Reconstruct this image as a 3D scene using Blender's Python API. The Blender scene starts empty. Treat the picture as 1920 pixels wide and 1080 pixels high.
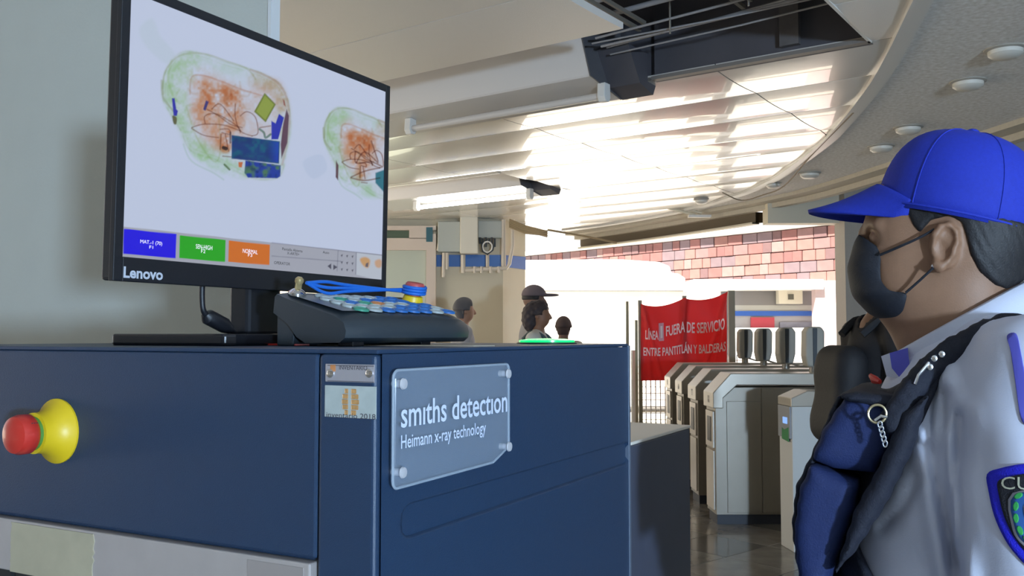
import bpy, bmesh, math, random
import numpy as np
from mathutils import Matrix, Vector
random.seed(7); np.random.seed(7)
S = bpy.context.scene
COL = S.collection
PI = math.pi

# ------------------------------------------------------------------ camera
F = 1730.0; TH = math.atan(88 / F); CZ = 1.35
cam_d = bpy.data.cameras.new('camera'); cam = bpy.data.objects.new('camera', cam_d); COL.objects.link(cam)
cam_d.sensor_width = 36; cam_d.lens = F / 1920 * 36; cam_d.clip_start = .02; cam_d.clip_end = 300
cam.location = (0, 0, CZ); cam.rotation_euler = (PI / 2 + TH, 0, 0)
S.camera = cam
# ------------------------------------------------------------------ world, sun, daylight, exposure
W = bpy.data.worlds.new('world'); S.world = W; W.use_nodes = True
bg = W.node_tree.nodes['Background']; bg.inputs[0].default_value = (.97, .98, 1.0, 1); bg.inputs[1].default_value = .9
sd = bpy.data.lights.new('sun', 'SUN'); sd.energy = 13; sd.angle = .02; sd.color = (1, .93, .8)
sun = bpy.data.objects.new('sun', sd); COL.objects.link(sun)
sun.rotation_euler = Vector((.30, .55, -.75)).to_track_quat('-Z', 'Y').to_euler()
wd = bpy.data.lights.new('doorway_daylight', 'AREA'); wd.shape = 'RECTANGLE'; wd.size = .35; wd.size_y = .35; wd.energy = 310; wd.color = (.54, .75, 1.0)
win = bpy.data.objects.new('doorway_daylight', wd); COL.objects.link(win)
win.location = (2.6, -4.95, 1.15); win.rotation_euler = (Vector((-.7, 2.2, 1.5)) - Vector(win.location)).to_track_quat('-Z', 'Y').to_euler()
S.view_settings.view_transform = 'Standard'; S.view_settings.look = 'None'; S.view_settings.gamma = 1
S.view_settings.use_curve_mapping = False; S.view_settings.exposure = .68

# ------------------------------------------------------------------ helpers
def ray(x, y):
    cx = (x - 960) / F; cy = (540 - y) / F
    return Vector((cx, math.cos(TH) - cy * math.sin(TH), math.sin(TH) + cy * math.cos(TH)))
def at(x, y, Y):
    r = ray(x, y); return r * (Y / r.y) + Vector((0, 0, CZ))
def onz(x, y, z):
    r = ray(x, y); return r * ((z - CZ) / r.z) + Vector((0, 0, CZ))
def srgb(r, g, b):
    f = lambda c: c / 12.92 if c <= .04045 else ((c + .055) / 1.055) ** 2.4
    return (f(r / 255), f(g / 255), f(b / 255), 1)

MATS = {}
def mat(name, col, rough=.5, metal=0, noise=0, nscale=40, bump=0, bscale=200, emit=None, estr=1, alpha=None, trans=0, spec=None, sheen=0, coat=0, attr=None):
    if name in MATS: return MATS[name]
    m = bpy.data.materials.new(name); m.use_nodes = True; nt = m.node_tree; b = nt.nodes['Principled BSDF']
    b.inputs['Base Color'].default_value = col; b.inputs['Roughness'].default_value = rough; b.inputs['Metallic'].default_value = metal
    if spec is not None: b.inputs['Specular IOR Level'].default_value = spec
    if sheen: b.inputs['Sheen Weight'].default_value = sheen
    if coat: b.inputs['Coat Weight'].default_value = coat
    if trans: b.inputs['Transmission Weight'].default_value = trans; b.inputs['IOR'].default_value = 1.45
    if alpha is not None: b.inputs['Alpha'].default_value = alpha
    if emit: b.inputs['Emission Color'].default_value = emit; b.inputs['Emission Strength'].default_value = estr
    tc = nt.nodes.new('ShaderNodeTexCoord')
    if noise:
        n = nt.nodes.new('ShaderNodeTexNoise'); n.inputs['Scale'].default_value = nscale; n.inputs['Detail'].default_value = 4
        nt.links.new(tc.outputs['Object'], n.inputs['Vector'])
        mx = nt.nodes.new('ShaderNodeMix'); mx.data_type = 'RGBA'
        k = 1 - noise; k2 = 1 + noise
        mx.inputs[6].default_value = (col[0] * k, col[1] * k, col[2] * k, 1); mx.inputs[7].default_value = (min(1, col[0] * k2), min(1, col[1] * k2), min(1, col[2] * k2), 1)
        nt.links.new(n.outputs['Fac'], mx.inputs[0]); nt.links.new(mx.outputs[2], b.inputs['Base Color'])
    if bump:
        n2 = nt.nodes.new('ShaderNodeTexNoise'); n2.inputs['Scale'].default_value = bscale; n2.inputs['Detail'].default_value = 3
        nt.links.new(tc.outputs['Object'], n2.inputs['Vector'])
        bp = nt.nodes.new('ShaderNodeBump'); bp.inputs['Strength'].default_value = bump; bp.inputs['Distance'].default_value = .002
        nt.links.new(n2.outputs['Fac'], bp.inputs['Height']); nt.links.new(bp.outputs[0], b.inputs['Normal'])
    MATS[name] = m; return m

def tag(o, label=None, cat=None, group=None, kind=None):
    if label: o['label'] = label
    if cat: o['category'] = cat
    if group: o['group'] = group
    if kind: o['kind'] = kind
    return o
def empty(name, loc=(0, 0, 0), rz=0):
    o = bpy.data.objects.new(name, None); o.location = loc; o.rotation_euler = (0, 0, rz); o.empty_display_size = .05
    COL.objects.link(o); return o
def link(name, me, m=None, parent=None, loc=None, rot=None):
    o = bpy.data.objects.new(name, me); COL.objects.link(o)
    if m and not me.materials: me.materials.append(m)
    if parent: o.parent = parent
    if loc is not None: o.location = loc
    if rot is not None: o.rotation_euler = rot
    return o
def mesh(verts, faces, smooth=False):
    me = bpy.data.meshes.new('m'); me.from_pydata([tuple(v) for v in verts], [], faces); me.update()
    if smooth: me.polygons.foreach_set('use_smooth', [True] * len(me.polygons))
    return me
def base_z(o):  # shared scenery helper: lowest world point
    return o
class MB:
    def __init__(s): s.v = []; s.f = []
    def add(s, vs, fs):
        n = len(s.v); s.v += [tuple(v) for v in vs]; s.f += [tuple(i + n for i in f) for f in fs]; return s
    def box(s, x0, x1, y0, y1, z0, z1, M=None):
        vs = [(x, y, z) for z in (z0, z1) for y in (y0, y1) for x in (x0, x1)]
        if M is not None: vs = [M @ Vector(v) for v in vs]
        return s.add(vs, [(0, 2, 3, 1), (4, 5, 7, 6), (0, 1, 5, 4), (2, 6, 7, 3), (0, 4, 6, 2), (1, 3, 7, 5)])
    def prism(s, poly, d0, d1, axis='y'):
        # poly of (a,b); extruded along axis
        def mk(a, b, d): return (a, d, b) if axis == 'y' else ((d, a, b) if axis == 'x' else (a, b, d))
        n = len(poly)
        vs = [mk(a, b, d0) for a, b in poly] + [mk(a, b, d1) for a, b in poly]
        fs = [tuple(range(n))[::-1], tuple(range(n, 2 * n))] + [(i, (i + 1) % n, n + (i + 1) % n, n + i) for i in range(n)]
        return s.add(vs, fs)
    def tube(s, pts, r, n=10, caps=True):
        pts = [Vector(p) for p in pts]; rs = r if isinstance(r, (list, tuple)) else [r] * len(pts)
        t0 = (pts[1] - pts[0]).normalized(); up = Vector((0, 0, 1)) if abs(t0.z) < .9 else Vector((1, 0, 0))
        nrm = t0.cross(up).normalized(); vs = []
        for i, p in enumerate(pts):
            t = (pts[min(i + 1, len(pts) - 1)] - pts[max(i - 1, 0)]).normalized()
            nrm = (nrm - t * nrm.dot(t)).normalized(); bn = t.cross(nrm)
            vs += [p + (nrm * math.cos(2 * PI * k / n) + bn * math.sin(2 * PI * k / n)) * rs[i] for k in range(n)]
        fs = [(i * n + k, i * n + (k + 1) % n, (i + 1) * n + (k + 1) % n, (i + 1) * n + k) for i in range(len(pts) - 1) for k in range(n)]
        if caps: fs += [tuple(range(n))[::-1], tuple(range((len(pts) - 1) * n, len(pts) * n))]
        return s.add(vs, fs)
    def lathe(s, prof, n=24, M=None):
        # prof (r,z)
        vs = [(r * math.cos(2 * PI * k / n), r * math.sin(2 * PI * k / n), z) for r, z in prof for k in range(n)]
        if M is not None: vs = [M @ Vector(v) for v in vs]
        fs = [(i * n + k, i * n + (k + 1) % n, (i + 1) * n + (k + 1) % n, (i + 1) * n + k) for i in range(len(prof) - 1) for k in range(n)]
        fs += [tuple(range(n))[::-1], tuple(range((len(prof) - 1) * n, len(prof) * n))]
        return s.add(vs, fs)
    def mesh(s, bevel=0, seg=2, smooth=False, ang=.6):
        me = bpy.data.meshes.new('m'); me.from_pydata(s.v, [], s.f); me.update()
        bm = bmesh.new(); bm.from_mesh(me); bmesh.ops.recalc_face_normals(bm, faces=bm.faces)
        if bevel:
            es = [e for e in bm.edges if len(e.link_faces) == 2 and e.calc_face_angle(0) > ang]
            bmesh.ops.bevel(bm, geom=es, offset=bevel, segments=seg, affect='EDGES', profile=.5)
        bm.to_mesh(me); bm.free()
        if smooth:
            me.polygons.foreach_set('use_smooth', [True] * len(me.polygons))
            try: me.set_sharp_from_angle(angle=.7)
            except Exception: pass
        return me
    def build(s, name, m, parent=None, bevel=0, seg=2, smooth=False, loc=None, rot=None, ang=.6):
        return link(name, s.mesh(bevel, seg, smooth, ang), m, parent, loc, rot)
def rod(name, m, pts, r, parent=None, n=10): return MB().tube(pts, r, n).build(name, m, parent, smooth=True)
def curve_pts(ctrl, n=8):
    P = [Vector(p) for p in ctrl]; P = [P[0] * 2 - P[1]] + P + [P[-1] * 2 - P[-2]]; out = []
    for i in range(1, len(P) - 2):
        for k in range(n):
            t = k / n; a, b, c, d = P[i - 1], P[i], P[i + 1], P[i + 2]
            out.append(.5 * ((2 * b) + (c - a) * t + (2 * a - 5 * b + 4 * c - d) * t * t + (3 * b - a - 3 * c + d) * t ** 3))
    out.append(P[-2]); return out

def text_mesh(body, w=None, h=None, extr=.0004, bold=0):
    cu = bpy.data.curves.new('t', 'FONT'); cu.body = body; cu.size = 1; cu.extrude = 0; cu.offset = bold; cu.resolution_u = 3
    o = bpy.data.objects.new('t', cu); COL.objects.link(o)
    bpy.context.view_layer.update(); dg = bpy.context.evaluated_depsgraph_get()
    me = bpy.data.meshes.new_from_object(o.evaluated_get(dg)); bpy.data.objects.remove(o); bpy.data.curves.remove(cu)
    n = len(me.vertices); co = np.empty(n * 3, 'f'); me.vertices.foreach_get('co', co); co = co.reshape(-1, 3)
    lo = co.min(0); hi = co.max(0); co -= lo; sz = hi - lo
    sx = (w / sz[0]) if w else (h / sz[1]); sy = (h / sz[1]) if h else sx
    co[:, 0] *= sx; co[:, 1] *= sy; co[:, 2] = 0
    me.vertices.foreach_set('co', co.ravel()); me.update(); me.materials.clear()
    return me
def place_text(name, body, m, parent, o, X, Y, w=None, h=None, bold=0):
    me = text_mesh(body, w, h, bold=bold); X = Vector(X).normalized(); Y = Vector(Y).normalized(); Z = X.cross(Y); o = Vector(o)
    for v in me.vertices: c = v.co.copy(); v.co = o + X * c.x + Y * c.y
    me.update()
    return link(name, me, m, parent)

# ---- signed distance modelling -> surface nets
def ell(p, c, r, rot=None):
    q = [p[i] - c[i] for i in range(3)]
    if rot is not None:
        cs, sn = math.cos(rot), math.sin(rot); q = [q[0] * cs + q[2] * sn, q[1], -q[0] * sn + q[2] * cs]
    a = [q[i] / r[i] for i in range(3)]; b = [q[i] / r[i] ** 2 for i in range(3)]
    k0 = np.sqrt(a[0] ** 2 + a[1] ** 2 + a[2] ** 2); k1 = np.sqrt(b[0] ** 2 + b[1] ** 2 + b[2] ** 2) + 1e-6
    return k0 * (k0 - 1) / k1
def cap(p, a, b, ra, rb=None):
    rb = ra if rb is None else rb
    ab = [b[i] - a[i] for i in range(3)]; L = sum(x * x for x in ab) + 1e-9
    h = np.clip(sum((p[i] - a[i]) * ab[i] for i in range(3)) / L, 0, 1)
    return np.sqrt(sum((p[i] - a[i] - ab[i] * h) ** 2 for i in range(3))) - (ra + (rb - ra) * h)
def rbox(p, c, hs, rot=0, r=.01):
    q = [p[i] - c[i] for i in range(3)]; cs, sn = math.cos(rot), math.sin(rot)
    q = [q[0] * cs + q[2] * sn, q[1], -q[0] * sn + q[2] * cs]
    d = [np.abs(q[i]) - hs[i] + r for i in range(3)]
    return np.sqrt(sum(np.maximum(x, 0) ** 2 for x in d)) + np.minimum(np.maximum(d[0], np.maximum(d[1], d[2])), 0) - r
def smin(a, b, k):
    h = np.clip(.5 + .5 * (b - a) / k, 0, 1); return b + (a - b) * h - k * h * (1 - h)
def smax(a, b, k): return -smin(-a, -b, k)
def sdf_mesh(fn, lo, hi, h):
    ax = [np.arange(lo[i], hi[i] + h, h, dtype=np.float32) for i in range(3)]
    X, Y, Z = np.meshgrid(*ax, indexing='ij', sparse=True)
    v = np.asarray(fn((X, Y, Z)), np.float32); v = np.broadcast_to(v, (len(ax[0]), len(ax[1]), len(ax[2])))
    n = np.array(v.shape) - 1; s = v < 0
    acc = np.zeros(tuple(n) + (3,), np.float32); cnt = np.zeros(tuple(n), np.float32)
    def cor(a, o): return a[o[0]:o[0] + n[0], o[1]:o[1] + n[1], o[2]:o[2] + n[2]]
    C = [(i, j, k) for i in (0, 1) for j in (0, 1) for k in (0, 1)]
    for a in C:
        for d in range(3):
            if a[d]: continue
            b = list(a); b[d] = 1
            va, vb = cor(v, a), cor(v, b); cr = cor(s, a) != cor(s, b)
            t = np.where(cr, va / np.where(cr, va - vb, 1), 0)
            for e in range(3): acc[..., e] += np.where(cr, (t if e == d else a[e]), 0)
            cnt += cr
    act = cnt > 0; idx = -np.ones(tuple(n), np.int64); idx[act] = np.arange(act.sum())
    ii = np.argwhere(act).astype(np.float32)
    co = (acc[act] / cnt[act][:, None] + ii) * h + np.array(lo, np.float32)
    quads = []
    for d in range(3):
        e1, e2 = (d + 1) % 3, (d + 2) % 3
        sl0 = [slice(None)] * 3; sl1 = [slice(None)] * 3; sl0[d] = slice(0, -1); sl1[d] = slice(1, None)
        ch = s[tuple(sl0)] != s[tuple(sl1)]
        g = np.argwhere(ch)
        g = g[(g[:, e1] > 0) & (g[:, e2] > 0) & (g[:, e1] < n[e1]) & (g[:, e2] < n[e2])]
        o1 = np.zeros(3, int); o1[e1] = 1; o2 = np.zeros(3, int); o2[e2] = 1
        q = np.stack([idx[tuple((g - o1 - o2).T)], idx[tuple((g - o2).T)], idx[tuple(g.T)], idx[tuple((g - o1).T)]], 1)
        flip = ~s[tuple(g.T)]
        q[flip] = q[flip][:, ::-1]; quads.append(q)
    q = np.concatenate(quads); q = q[(q >= 0).all(1)]
    me = bpy.data.meshes.new('m'); me.vertices.add(len(co)); me.vertices.foreach_set('co', co.astype(np.float32).ravel())
    me.loops.add(len(q) * 4); me.loops.foreach_set('vertex_index', q.astype(np.int32).ravel())
    me.polygons.add(len(q)); me.polygons.foreach_set('loop_start', np.arange(0, len(q) * 4, 4, dtype=np.int32))
    me.polygons.foreach_set('use_smooth', np.ones(len(q), bool)); me.update(calc_edges=True); me.validate()
    return me

# ------------------------------------------------------------------ materials
m_navy = mat('machine_navy_paint', (.016, .040, .088, 1), .40, noise=.06, nscale=60, bump=.25, bscale=900)
m_black = mat('black_plastic', (.012, .013, .017, 1), .38, bump=.15, bscale=1500)
m_dark = mat('dark_plastic', (.028, .038, .048, 1), .42, bump=.1, bscale=900)
m_steel = mat('brushed_steel', (.50, .45, .43, 1), .42, metal=.35, noise=.08, nscale=30)
m_tsteel = mat('turnstile_steel', (.30, .27, .225, 1), .38, metal=.45, noise=.05, nscale=12)
m_chrome = mat('chrome', (.8, .8, .82, 1), .18, metal=1)
m_white = mat('white_paint', (.78, .76, .72, 1), .5)
m_wall = mat('grey_wall_paint', (.52, .54, .50, 1), .75, noise=.04, nscale=8, bump=.2, bscale=120)
m_cream = mat('cream_wall_paint', (.66, .60, .47, 1), .6, noise=.05, nscale=3)
m_panel = mat('ceiling_pan', (.74, .70, .64, 1), .26, metal=.15, noise=.03, nscale=4, bump=.05, bscale=60, coat=.6)
m_perf = mat('perforated_pan', (.84, .79, .73, 1), .45, metal=.05, bump=.5, bscale=260)
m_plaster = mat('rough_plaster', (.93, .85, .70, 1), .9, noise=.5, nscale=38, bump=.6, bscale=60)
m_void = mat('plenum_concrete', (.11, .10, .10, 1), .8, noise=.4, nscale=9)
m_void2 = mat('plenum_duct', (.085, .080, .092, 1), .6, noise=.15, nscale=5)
m_red = mat('red_plastic', (.55, .03, .02, 1), .35, coat=.3)
m_yellow = mat('yellow_plastic', (.72, .50, .012, 1), .4)
m_blue = mat('blue_cord', (.01, .13, .55, 1), .55)
m_orange = mat('orange_plastic', (.55, .22, .08, 1), .5)
m_floor = mat('floor_base', (.34, .32, .29, 1), .4)

# ------------------------------------------------------------------ the place: floor, walls, ceiling
fl = MB().box(-9, 7, -5, 13.2, -.119, -.012).build('floor', m_floor); tag(fl, kind='structure')
m_tiles = [mat('floor_tile_%s' % n, c, .16, noise=.45, nscale=7, spec=.6) for n, c in (('a', (.16, .15, .13, 1)), ('b', (.11, .10, .09, 1)), ('c', (.21, .19, .165, 1)))]
tme = []
for k in range(3):
    me = MB().box(-.2235, .2235, -.2235, .2235, -.012, 0).mesh(bevel=.002, seg=1); me.materials.append(m_tiles[k]); tme.append(me)
for i in range(-20, 30):
    for j in range(-20, 30):
        c, s_ = math.cos(.72), math.sin(.72); x = 2 + .45 * (i * c - j * s_); y = 6.6 + .45 * (i * s_ + j * c)
        if .55 < x < 3.9 and 3.9 < y < 9.3: link('tile', tme[(i * 7 + j * 13 + i * j) % 3], None, fl, (x, y, 0), (0, 0, .72))
ground = MB().box(-60, 60, -50, 80, -.3, -.12).build('trim_1', mat('plaza_paving', (.62, .58, .52, 1), .8, noise=.1, nscale=2)); tag(ground, kind='structure')

# ceiling frame
CA = math.atan2(-.5815, .8135); CC, CS = .8135, .5815; CH = CZ + 1.45
def c2w(x, y, z=0): return Vector((x * CC + y * CS, -x * CS + y * CC, CH + z))
arc_y = [-6, 0, 2, 4.206, 4.731, 5.309, 5.913, 6.761, 7.453, 8.194, 8.795, 9.661, 10.161, 10.549, 10.62]
arc_x = [2.5, .55, 0, -.875, -1.075, -1.308, -1.589, -2.01, -2.434, -2.923, -3.411, -4.377, -5.316, -6.316, -6.9]
def xmax(y): return float(np.interp(y, arc_y, arc_x)) if y <= 10.62 else -30
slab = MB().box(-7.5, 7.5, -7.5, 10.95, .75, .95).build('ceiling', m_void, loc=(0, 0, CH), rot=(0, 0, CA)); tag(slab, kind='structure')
def ceil_panel(x0, x1, y0, y1, m=m_panel, z=0, sag=.011, name='panel'):
    g = .004; x0 += g; x1 -= g; y0 += g; y1 -= g; nx, ny = 4, 10
    if all(min(x1, xmax(y0 + (y1 - y0) * j / ny)) <= x0 + .02 for j in range(ny + 1)): return
    vs = []; fs = []
    for j in range(ny + 1):
        t = j / ny; y = y0 + (y1 - y0) * t; xe = max(x0, min(x1, xmax(y) - .01))
        for i in range(nx + 1):
            vs.append((x0 + (xe - x0) * i / nx, y, z - sag * 4 * t * (1 - t)))
    N = (nx + 1) * (ny + 1)
    for j in range(ny):
        for i in range(nx):
            a = j * (nx + 1) + i; fs.append((a, a + nx + 1, a + nx + 2, a + 1))
    ring = [i for i in range(nx + 1)] + [j * (nx + 1) + nx for j in range(1, ny + 1)] + [ny * (nx + 1) + i for i in range(nx - 1, -1, -1)] + [j * (nx + 1) for j in range(ny - 1, 0, -1)]
    b = len(vs); vs += [(vs[k][0], vs[k][1], z + .03) for k in ring]; n = len(ring)
    fs += [(ring[k], ring[(k + 1) % n], b + (k + 1) % n, b + k) for k in range(n)]
    me = mesh(vs, fs, True)
    try: me.set_sharp_from_angle(angle=.6)
    except Exception: pass
    link(name, me, m, slab)
rows = [4.69 + .62 * i for i in range(11)]; cols = [-9.99, -8.39, -6.79, -5.19, -3.59, -1.99, -.39, 1.21]
for y0, y1 in zip(rows[:-1], rows[1:]):
    for x0, x1 in zip(cols[:-1], cols[1:]):
        if x1 <= -5.1 and 6.5 < y0 < 7.5: continue
        if x0 < -5 and x1 > -5.3 and 6.5 < y0 < 7.5: ceil_panel(-4.84, x1, y0, y1); continue
        ceil_panel(x0, x1, y0, y1)
for x0, x1 in ((-9.99, -8.39), (-8.39, -6.79), (-6.79, -4.84)):
    if x1 < -4: ceil_panel(x0, x1, 7.52, 7.79); ceil_panel(x0, x1, 6.55, 6.62)
nr = [4.69 - .62 * i for i in range(13)]
for y1, y0 in zip(nr[:-1], nr[1:]):
    for x0, x1 in ((-1.17, .43), (.43, 2.03), (2.03, 3.6)): ceil_panel(x0, x1, y0, y1, m_perf)
nr = [3.775 - .60 * i for i in range(12)]
for y1, y0 in zip(nr[:-1], nr[1:]):
    for x0, x1 in ((-6.85, -5.25), (-5.25, -3.65), (-3.65, -2.05)): ceil_panel(x0, x1, y0, y1, m_perf, -.015, .006)
    if y1 < 2.2: ceil_panel(-2.05, -1.17, y0, y1, m_perf)
# dark services above the missing panels
LC = dict(parent=slab)
def dl(name, mb, m, **k): return mb.build(name, m, slab, **k)
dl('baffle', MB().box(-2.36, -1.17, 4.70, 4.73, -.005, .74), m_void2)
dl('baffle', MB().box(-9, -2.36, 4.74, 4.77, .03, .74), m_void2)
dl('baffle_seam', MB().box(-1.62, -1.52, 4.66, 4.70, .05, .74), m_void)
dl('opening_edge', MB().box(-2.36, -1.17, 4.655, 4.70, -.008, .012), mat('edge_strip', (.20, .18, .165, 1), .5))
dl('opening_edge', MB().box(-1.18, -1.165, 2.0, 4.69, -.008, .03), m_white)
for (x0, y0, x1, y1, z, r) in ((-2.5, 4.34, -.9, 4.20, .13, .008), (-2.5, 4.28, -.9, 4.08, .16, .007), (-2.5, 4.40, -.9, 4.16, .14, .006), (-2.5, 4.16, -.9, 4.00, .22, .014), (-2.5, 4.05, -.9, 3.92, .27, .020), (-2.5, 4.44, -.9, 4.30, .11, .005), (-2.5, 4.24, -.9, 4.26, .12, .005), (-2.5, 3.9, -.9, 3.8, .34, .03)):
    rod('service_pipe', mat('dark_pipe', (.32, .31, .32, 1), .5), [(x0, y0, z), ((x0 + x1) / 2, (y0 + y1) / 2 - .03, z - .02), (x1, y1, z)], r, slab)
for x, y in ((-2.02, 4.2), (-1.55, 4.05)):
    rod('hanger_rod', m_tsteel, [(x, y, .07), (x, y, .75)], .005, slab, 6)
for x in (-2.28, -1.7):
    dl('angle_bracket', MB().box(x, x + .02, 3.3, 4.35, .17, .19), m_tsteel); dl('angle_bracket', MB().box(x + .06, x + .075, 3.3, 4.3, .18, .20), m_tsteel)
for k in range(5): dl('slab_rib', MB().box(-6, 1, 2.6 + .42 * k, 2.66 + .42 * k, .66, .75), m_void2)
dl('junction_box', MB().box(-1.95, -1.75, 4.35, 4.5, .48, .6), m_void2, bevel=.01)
# fascia trim and plaster soffit
yy = [-4, -2, 0, 1, 2, 3, 4.2] + list(np.arange(4.5, 10.6, .22)) + [10.6]
def sm(y): return xmax(y)
inn = [c2w(sm(y), y) for y in yy]
vs = []; fs = []
for k, p in enumerate(inn):
    t = (inn[min(k + 1, len(inn) - 1)] - inn[max(k - 1, 0)]).normalized(); nn = Vector((t.y, -t.x, 0))
    vs += [p + Vector((0, 0, .03)) - nn * .01, p - nn * .01 + Vector((0, 0, -.03)), p + nn * .075 + Vector((0, 0, -.03)), p + nn * .075 + Vector((0, 0, .03))]
for k in range(len(inn) - 1):
    for e in range(4): a = 4 * k + e; b = 4 * k + (e + 1) % 4; fs.append((a, b, b + 4, a + 4))
tr = link('trim_2', mesh(vs, fs, False), mat('white_trim', (.72, .70, .66, 1), .35)); tag(tr, kind='structure')
outw = [(6.5, -4), (6.2, -2), (5.6, 0), (5.0, 2), (4.2, 4), (3.55, 5.3), (3.34, 6.3), (3.18, 7.37), (2.92, 8.81), (2.67, 9.56), (2.12, 10.72), (1.45, 11.9), (.75, 12.95)]
op = curve_pts([(x, y, CH) for x, y in outw], 6)
def resample(P, n):
    L = [0]
    for a, b in zip(P[:-1], P[1:]): L.append(L[-1] + (b - a).length)
    q = np.linspace(0, L[-1], n); return [Vector((np.interp(s, L, [p.x for p in P]), np.interp(s, L, [p.y for p in P]), np.interp(s, L, [p.z for p in P]))) for s in q]
A = resample(inn, 60); B = resample(op, 60)
vs = []; fs = []
for k in range(60):
    for j in range(7): vs.append(A[k].lerp(B[k], j / 6) + Vector((0, 0, -.012)))
for k in range(59):
    for j in range(6): a = k * 7 + j; fs.append((a, a + 1, a + 8, a + 7))
so = link('trim_3', mesh(vs, fs), m_plaster); tag(so, kind='structure')
# lowered rim that follows the soffit, then the header wall
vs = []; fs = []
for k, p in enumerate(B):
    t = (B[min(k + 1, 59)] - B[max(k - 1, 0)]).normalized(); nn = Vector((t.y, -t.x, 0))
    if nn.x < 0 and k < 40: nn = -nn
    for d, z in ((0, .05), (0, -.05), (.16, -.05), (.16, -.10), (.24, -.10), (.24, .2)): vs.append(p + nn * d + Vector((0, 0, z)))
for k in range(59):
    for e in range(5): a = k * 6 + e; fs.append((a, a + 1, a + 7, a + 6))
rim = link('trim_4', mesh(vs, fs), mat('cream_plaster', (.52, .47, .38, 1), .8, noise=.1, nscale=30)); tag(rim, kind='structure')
# header across the opening to the street, and the pier behind the guard
hd = empty('wall_back'); tag(hd, kind='structure')
p0 = at(1432, 375, 9.9); p1 = at(1590, 415, 9.6)
MB().box(p0.x, 8, 9.75, 9.95, p1.z, CH + .6).build('header', m_cream, hd)
for nm_, zz0, zz1, off_, mm_ in (('header_slot', -.205, -.09, .27, mat('slot_brown', (.13, .10, .065, 1), .8)), ('header_sill', -.225, -.205, .22, m_cream)):
    vs = []; fs = []; kk_ = [k for k in range(60) if B[k].y > 9.95]
    for k in kk_:
        t = (B[min(k + 1, 59)] - B[max(k - 1, 0)]).normalized(); nn = Vector((t.y, -t.x, 0)); nn = nn if nn.x > 0 or k > 40 else -nn
        for d_, z in ((off_, zz0), (off_, zz1), (off_ + .1, zz1), (off_ + .1, zz0)): vs.append(B[k] + nn * d_ + Vector((0, 0, z)))
    for k in range(len(kk_) - 1):
        for e in range(4): a = 4 * k + e; b = 4 * k + (e + 1) % 4; fs.append((a, b, b + 4, a + 4))
    link(nm_, mesh(vs, fs), mm_, hd)
q = at(1585, 500, 9.6)
MB().box(q.x, 8, 9.6, 9.9, 0, CH + .6).build('pier', mat('pier_paint', (.40, .36, .31, 1), .7, noise=.05), hd)
w1 = at(1887, 246, 8.9); MB().box(w1.x - .04, w1.x + .04, 9.56, 9.6, w1.z - .05, w1.z + .45).build('dark_slot', m_void, hd)
w2 = at(1905, 523, 9.58); pv = MB().box(w2.x - .14, w2.x + .5, 9.55, 9.6, w2.z - .1, w2.z + .1).build('vent_panel', m_white, hd)
hm = MB().box(-.009, .009, -.004, 0, -.009, .009).mesh(); hm.materials.append(m_void2)
for i in range(12):
    for j in range(4): link('vent_hole', hm, None, pv, (w2.x - .11 + .035 * i + (.017 if j % 2 else 0), 9.55, w2.z - .065 + .043 * j))
# unseen rear wall with the doorway, and side walls, added to cut foreground light
rw = empty('wall_front'); tag(rw, kind='structure')
m_in = mat('inner_wall_paint', (.60, .58, .52, 1), .7)
MB().box(-9, 1.7, -5.2, -5, 0, CH + .9).build('light_block_wall', m_in, rw); MB().box(3.5, 7, -5.2, -5, 0, CH + .9).build('light_block_wall', m_in, rw); MB().box(1.7, 3.5, -5.2, -5, 2.35, CH + .9).build('light_block_wall', m_in, rw)
MB().box(7, 7.2, -5.2, 9.7, 0, CH + .9).build('light_block_wall', m_in, rw); MB().box(-9.2, -9, -5.2, 3.2, 0, CH + .9).build('light_block_wall', m_in, rw)
# near wall pillar on the left
MA = math.atan2(-.47, .883); ZC = .95; TOPZ = CZ - .0148
CX, CY = -.1434 * ZC, ZC
def m2w(x, y, z=0): return Vector((CX + .883 * x + .47 * y, CY - .47 * x + .883 * y, z))
def w2m(p): dx, dy = p[0] - CX, p[1] - CY; return Vector((.883 * dx - .47 * dy, .47 * dx + .883 * dy, p[2]))
def mpx(px, py, x=None, y=None):
    # pixel ray onto a machine-aligned plane, in machine coordinates
    o = w2m((0, 0, CZ)); r = ray(px, py); d = Vector((.883 * r.x - .47 * r.y, .47 * r.x + .883 * r.y, r.z))
    t = ((x - o.x) / d.x) if x is not None else ((y - o.y) / d.y); return o + d * t
WY = 1.02
wc = mpx(503, 60, y=WY)
wl = MB().box(wc.x - 4.5, wc.x, WY, WY + .022, 0, CH + .6).build('wall_left', m_wall, loc=(CX, CY, 0), rot=(0, 0, MA)); tag(wl, kind='structure')
wq = MB().box(wc.x + .001, wc.x + .012, WY - .004, WY + .03, 0, CH).build('trim_5', mat('white_corner', (.66, .67, .68, 1), .6), loc=(CX, CY, 0), rot=(0, 0, MA)); tag(wq, kind='structure')

# ------------------------------------------------------------------ x-ray machine
XM = empty('xray_machine', (CX, CY, 0), MA)
tag(XM, 'navy blue metal x-ray baggage scanner cabinet with clear name plate', 'scanner')
TZ = TOPZ; DEP = .713; WID = .86
zb = mpx(600, 1048, y=0).z; zs = mpx(595, 1172, y=0).z
cw = .0746
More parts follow.
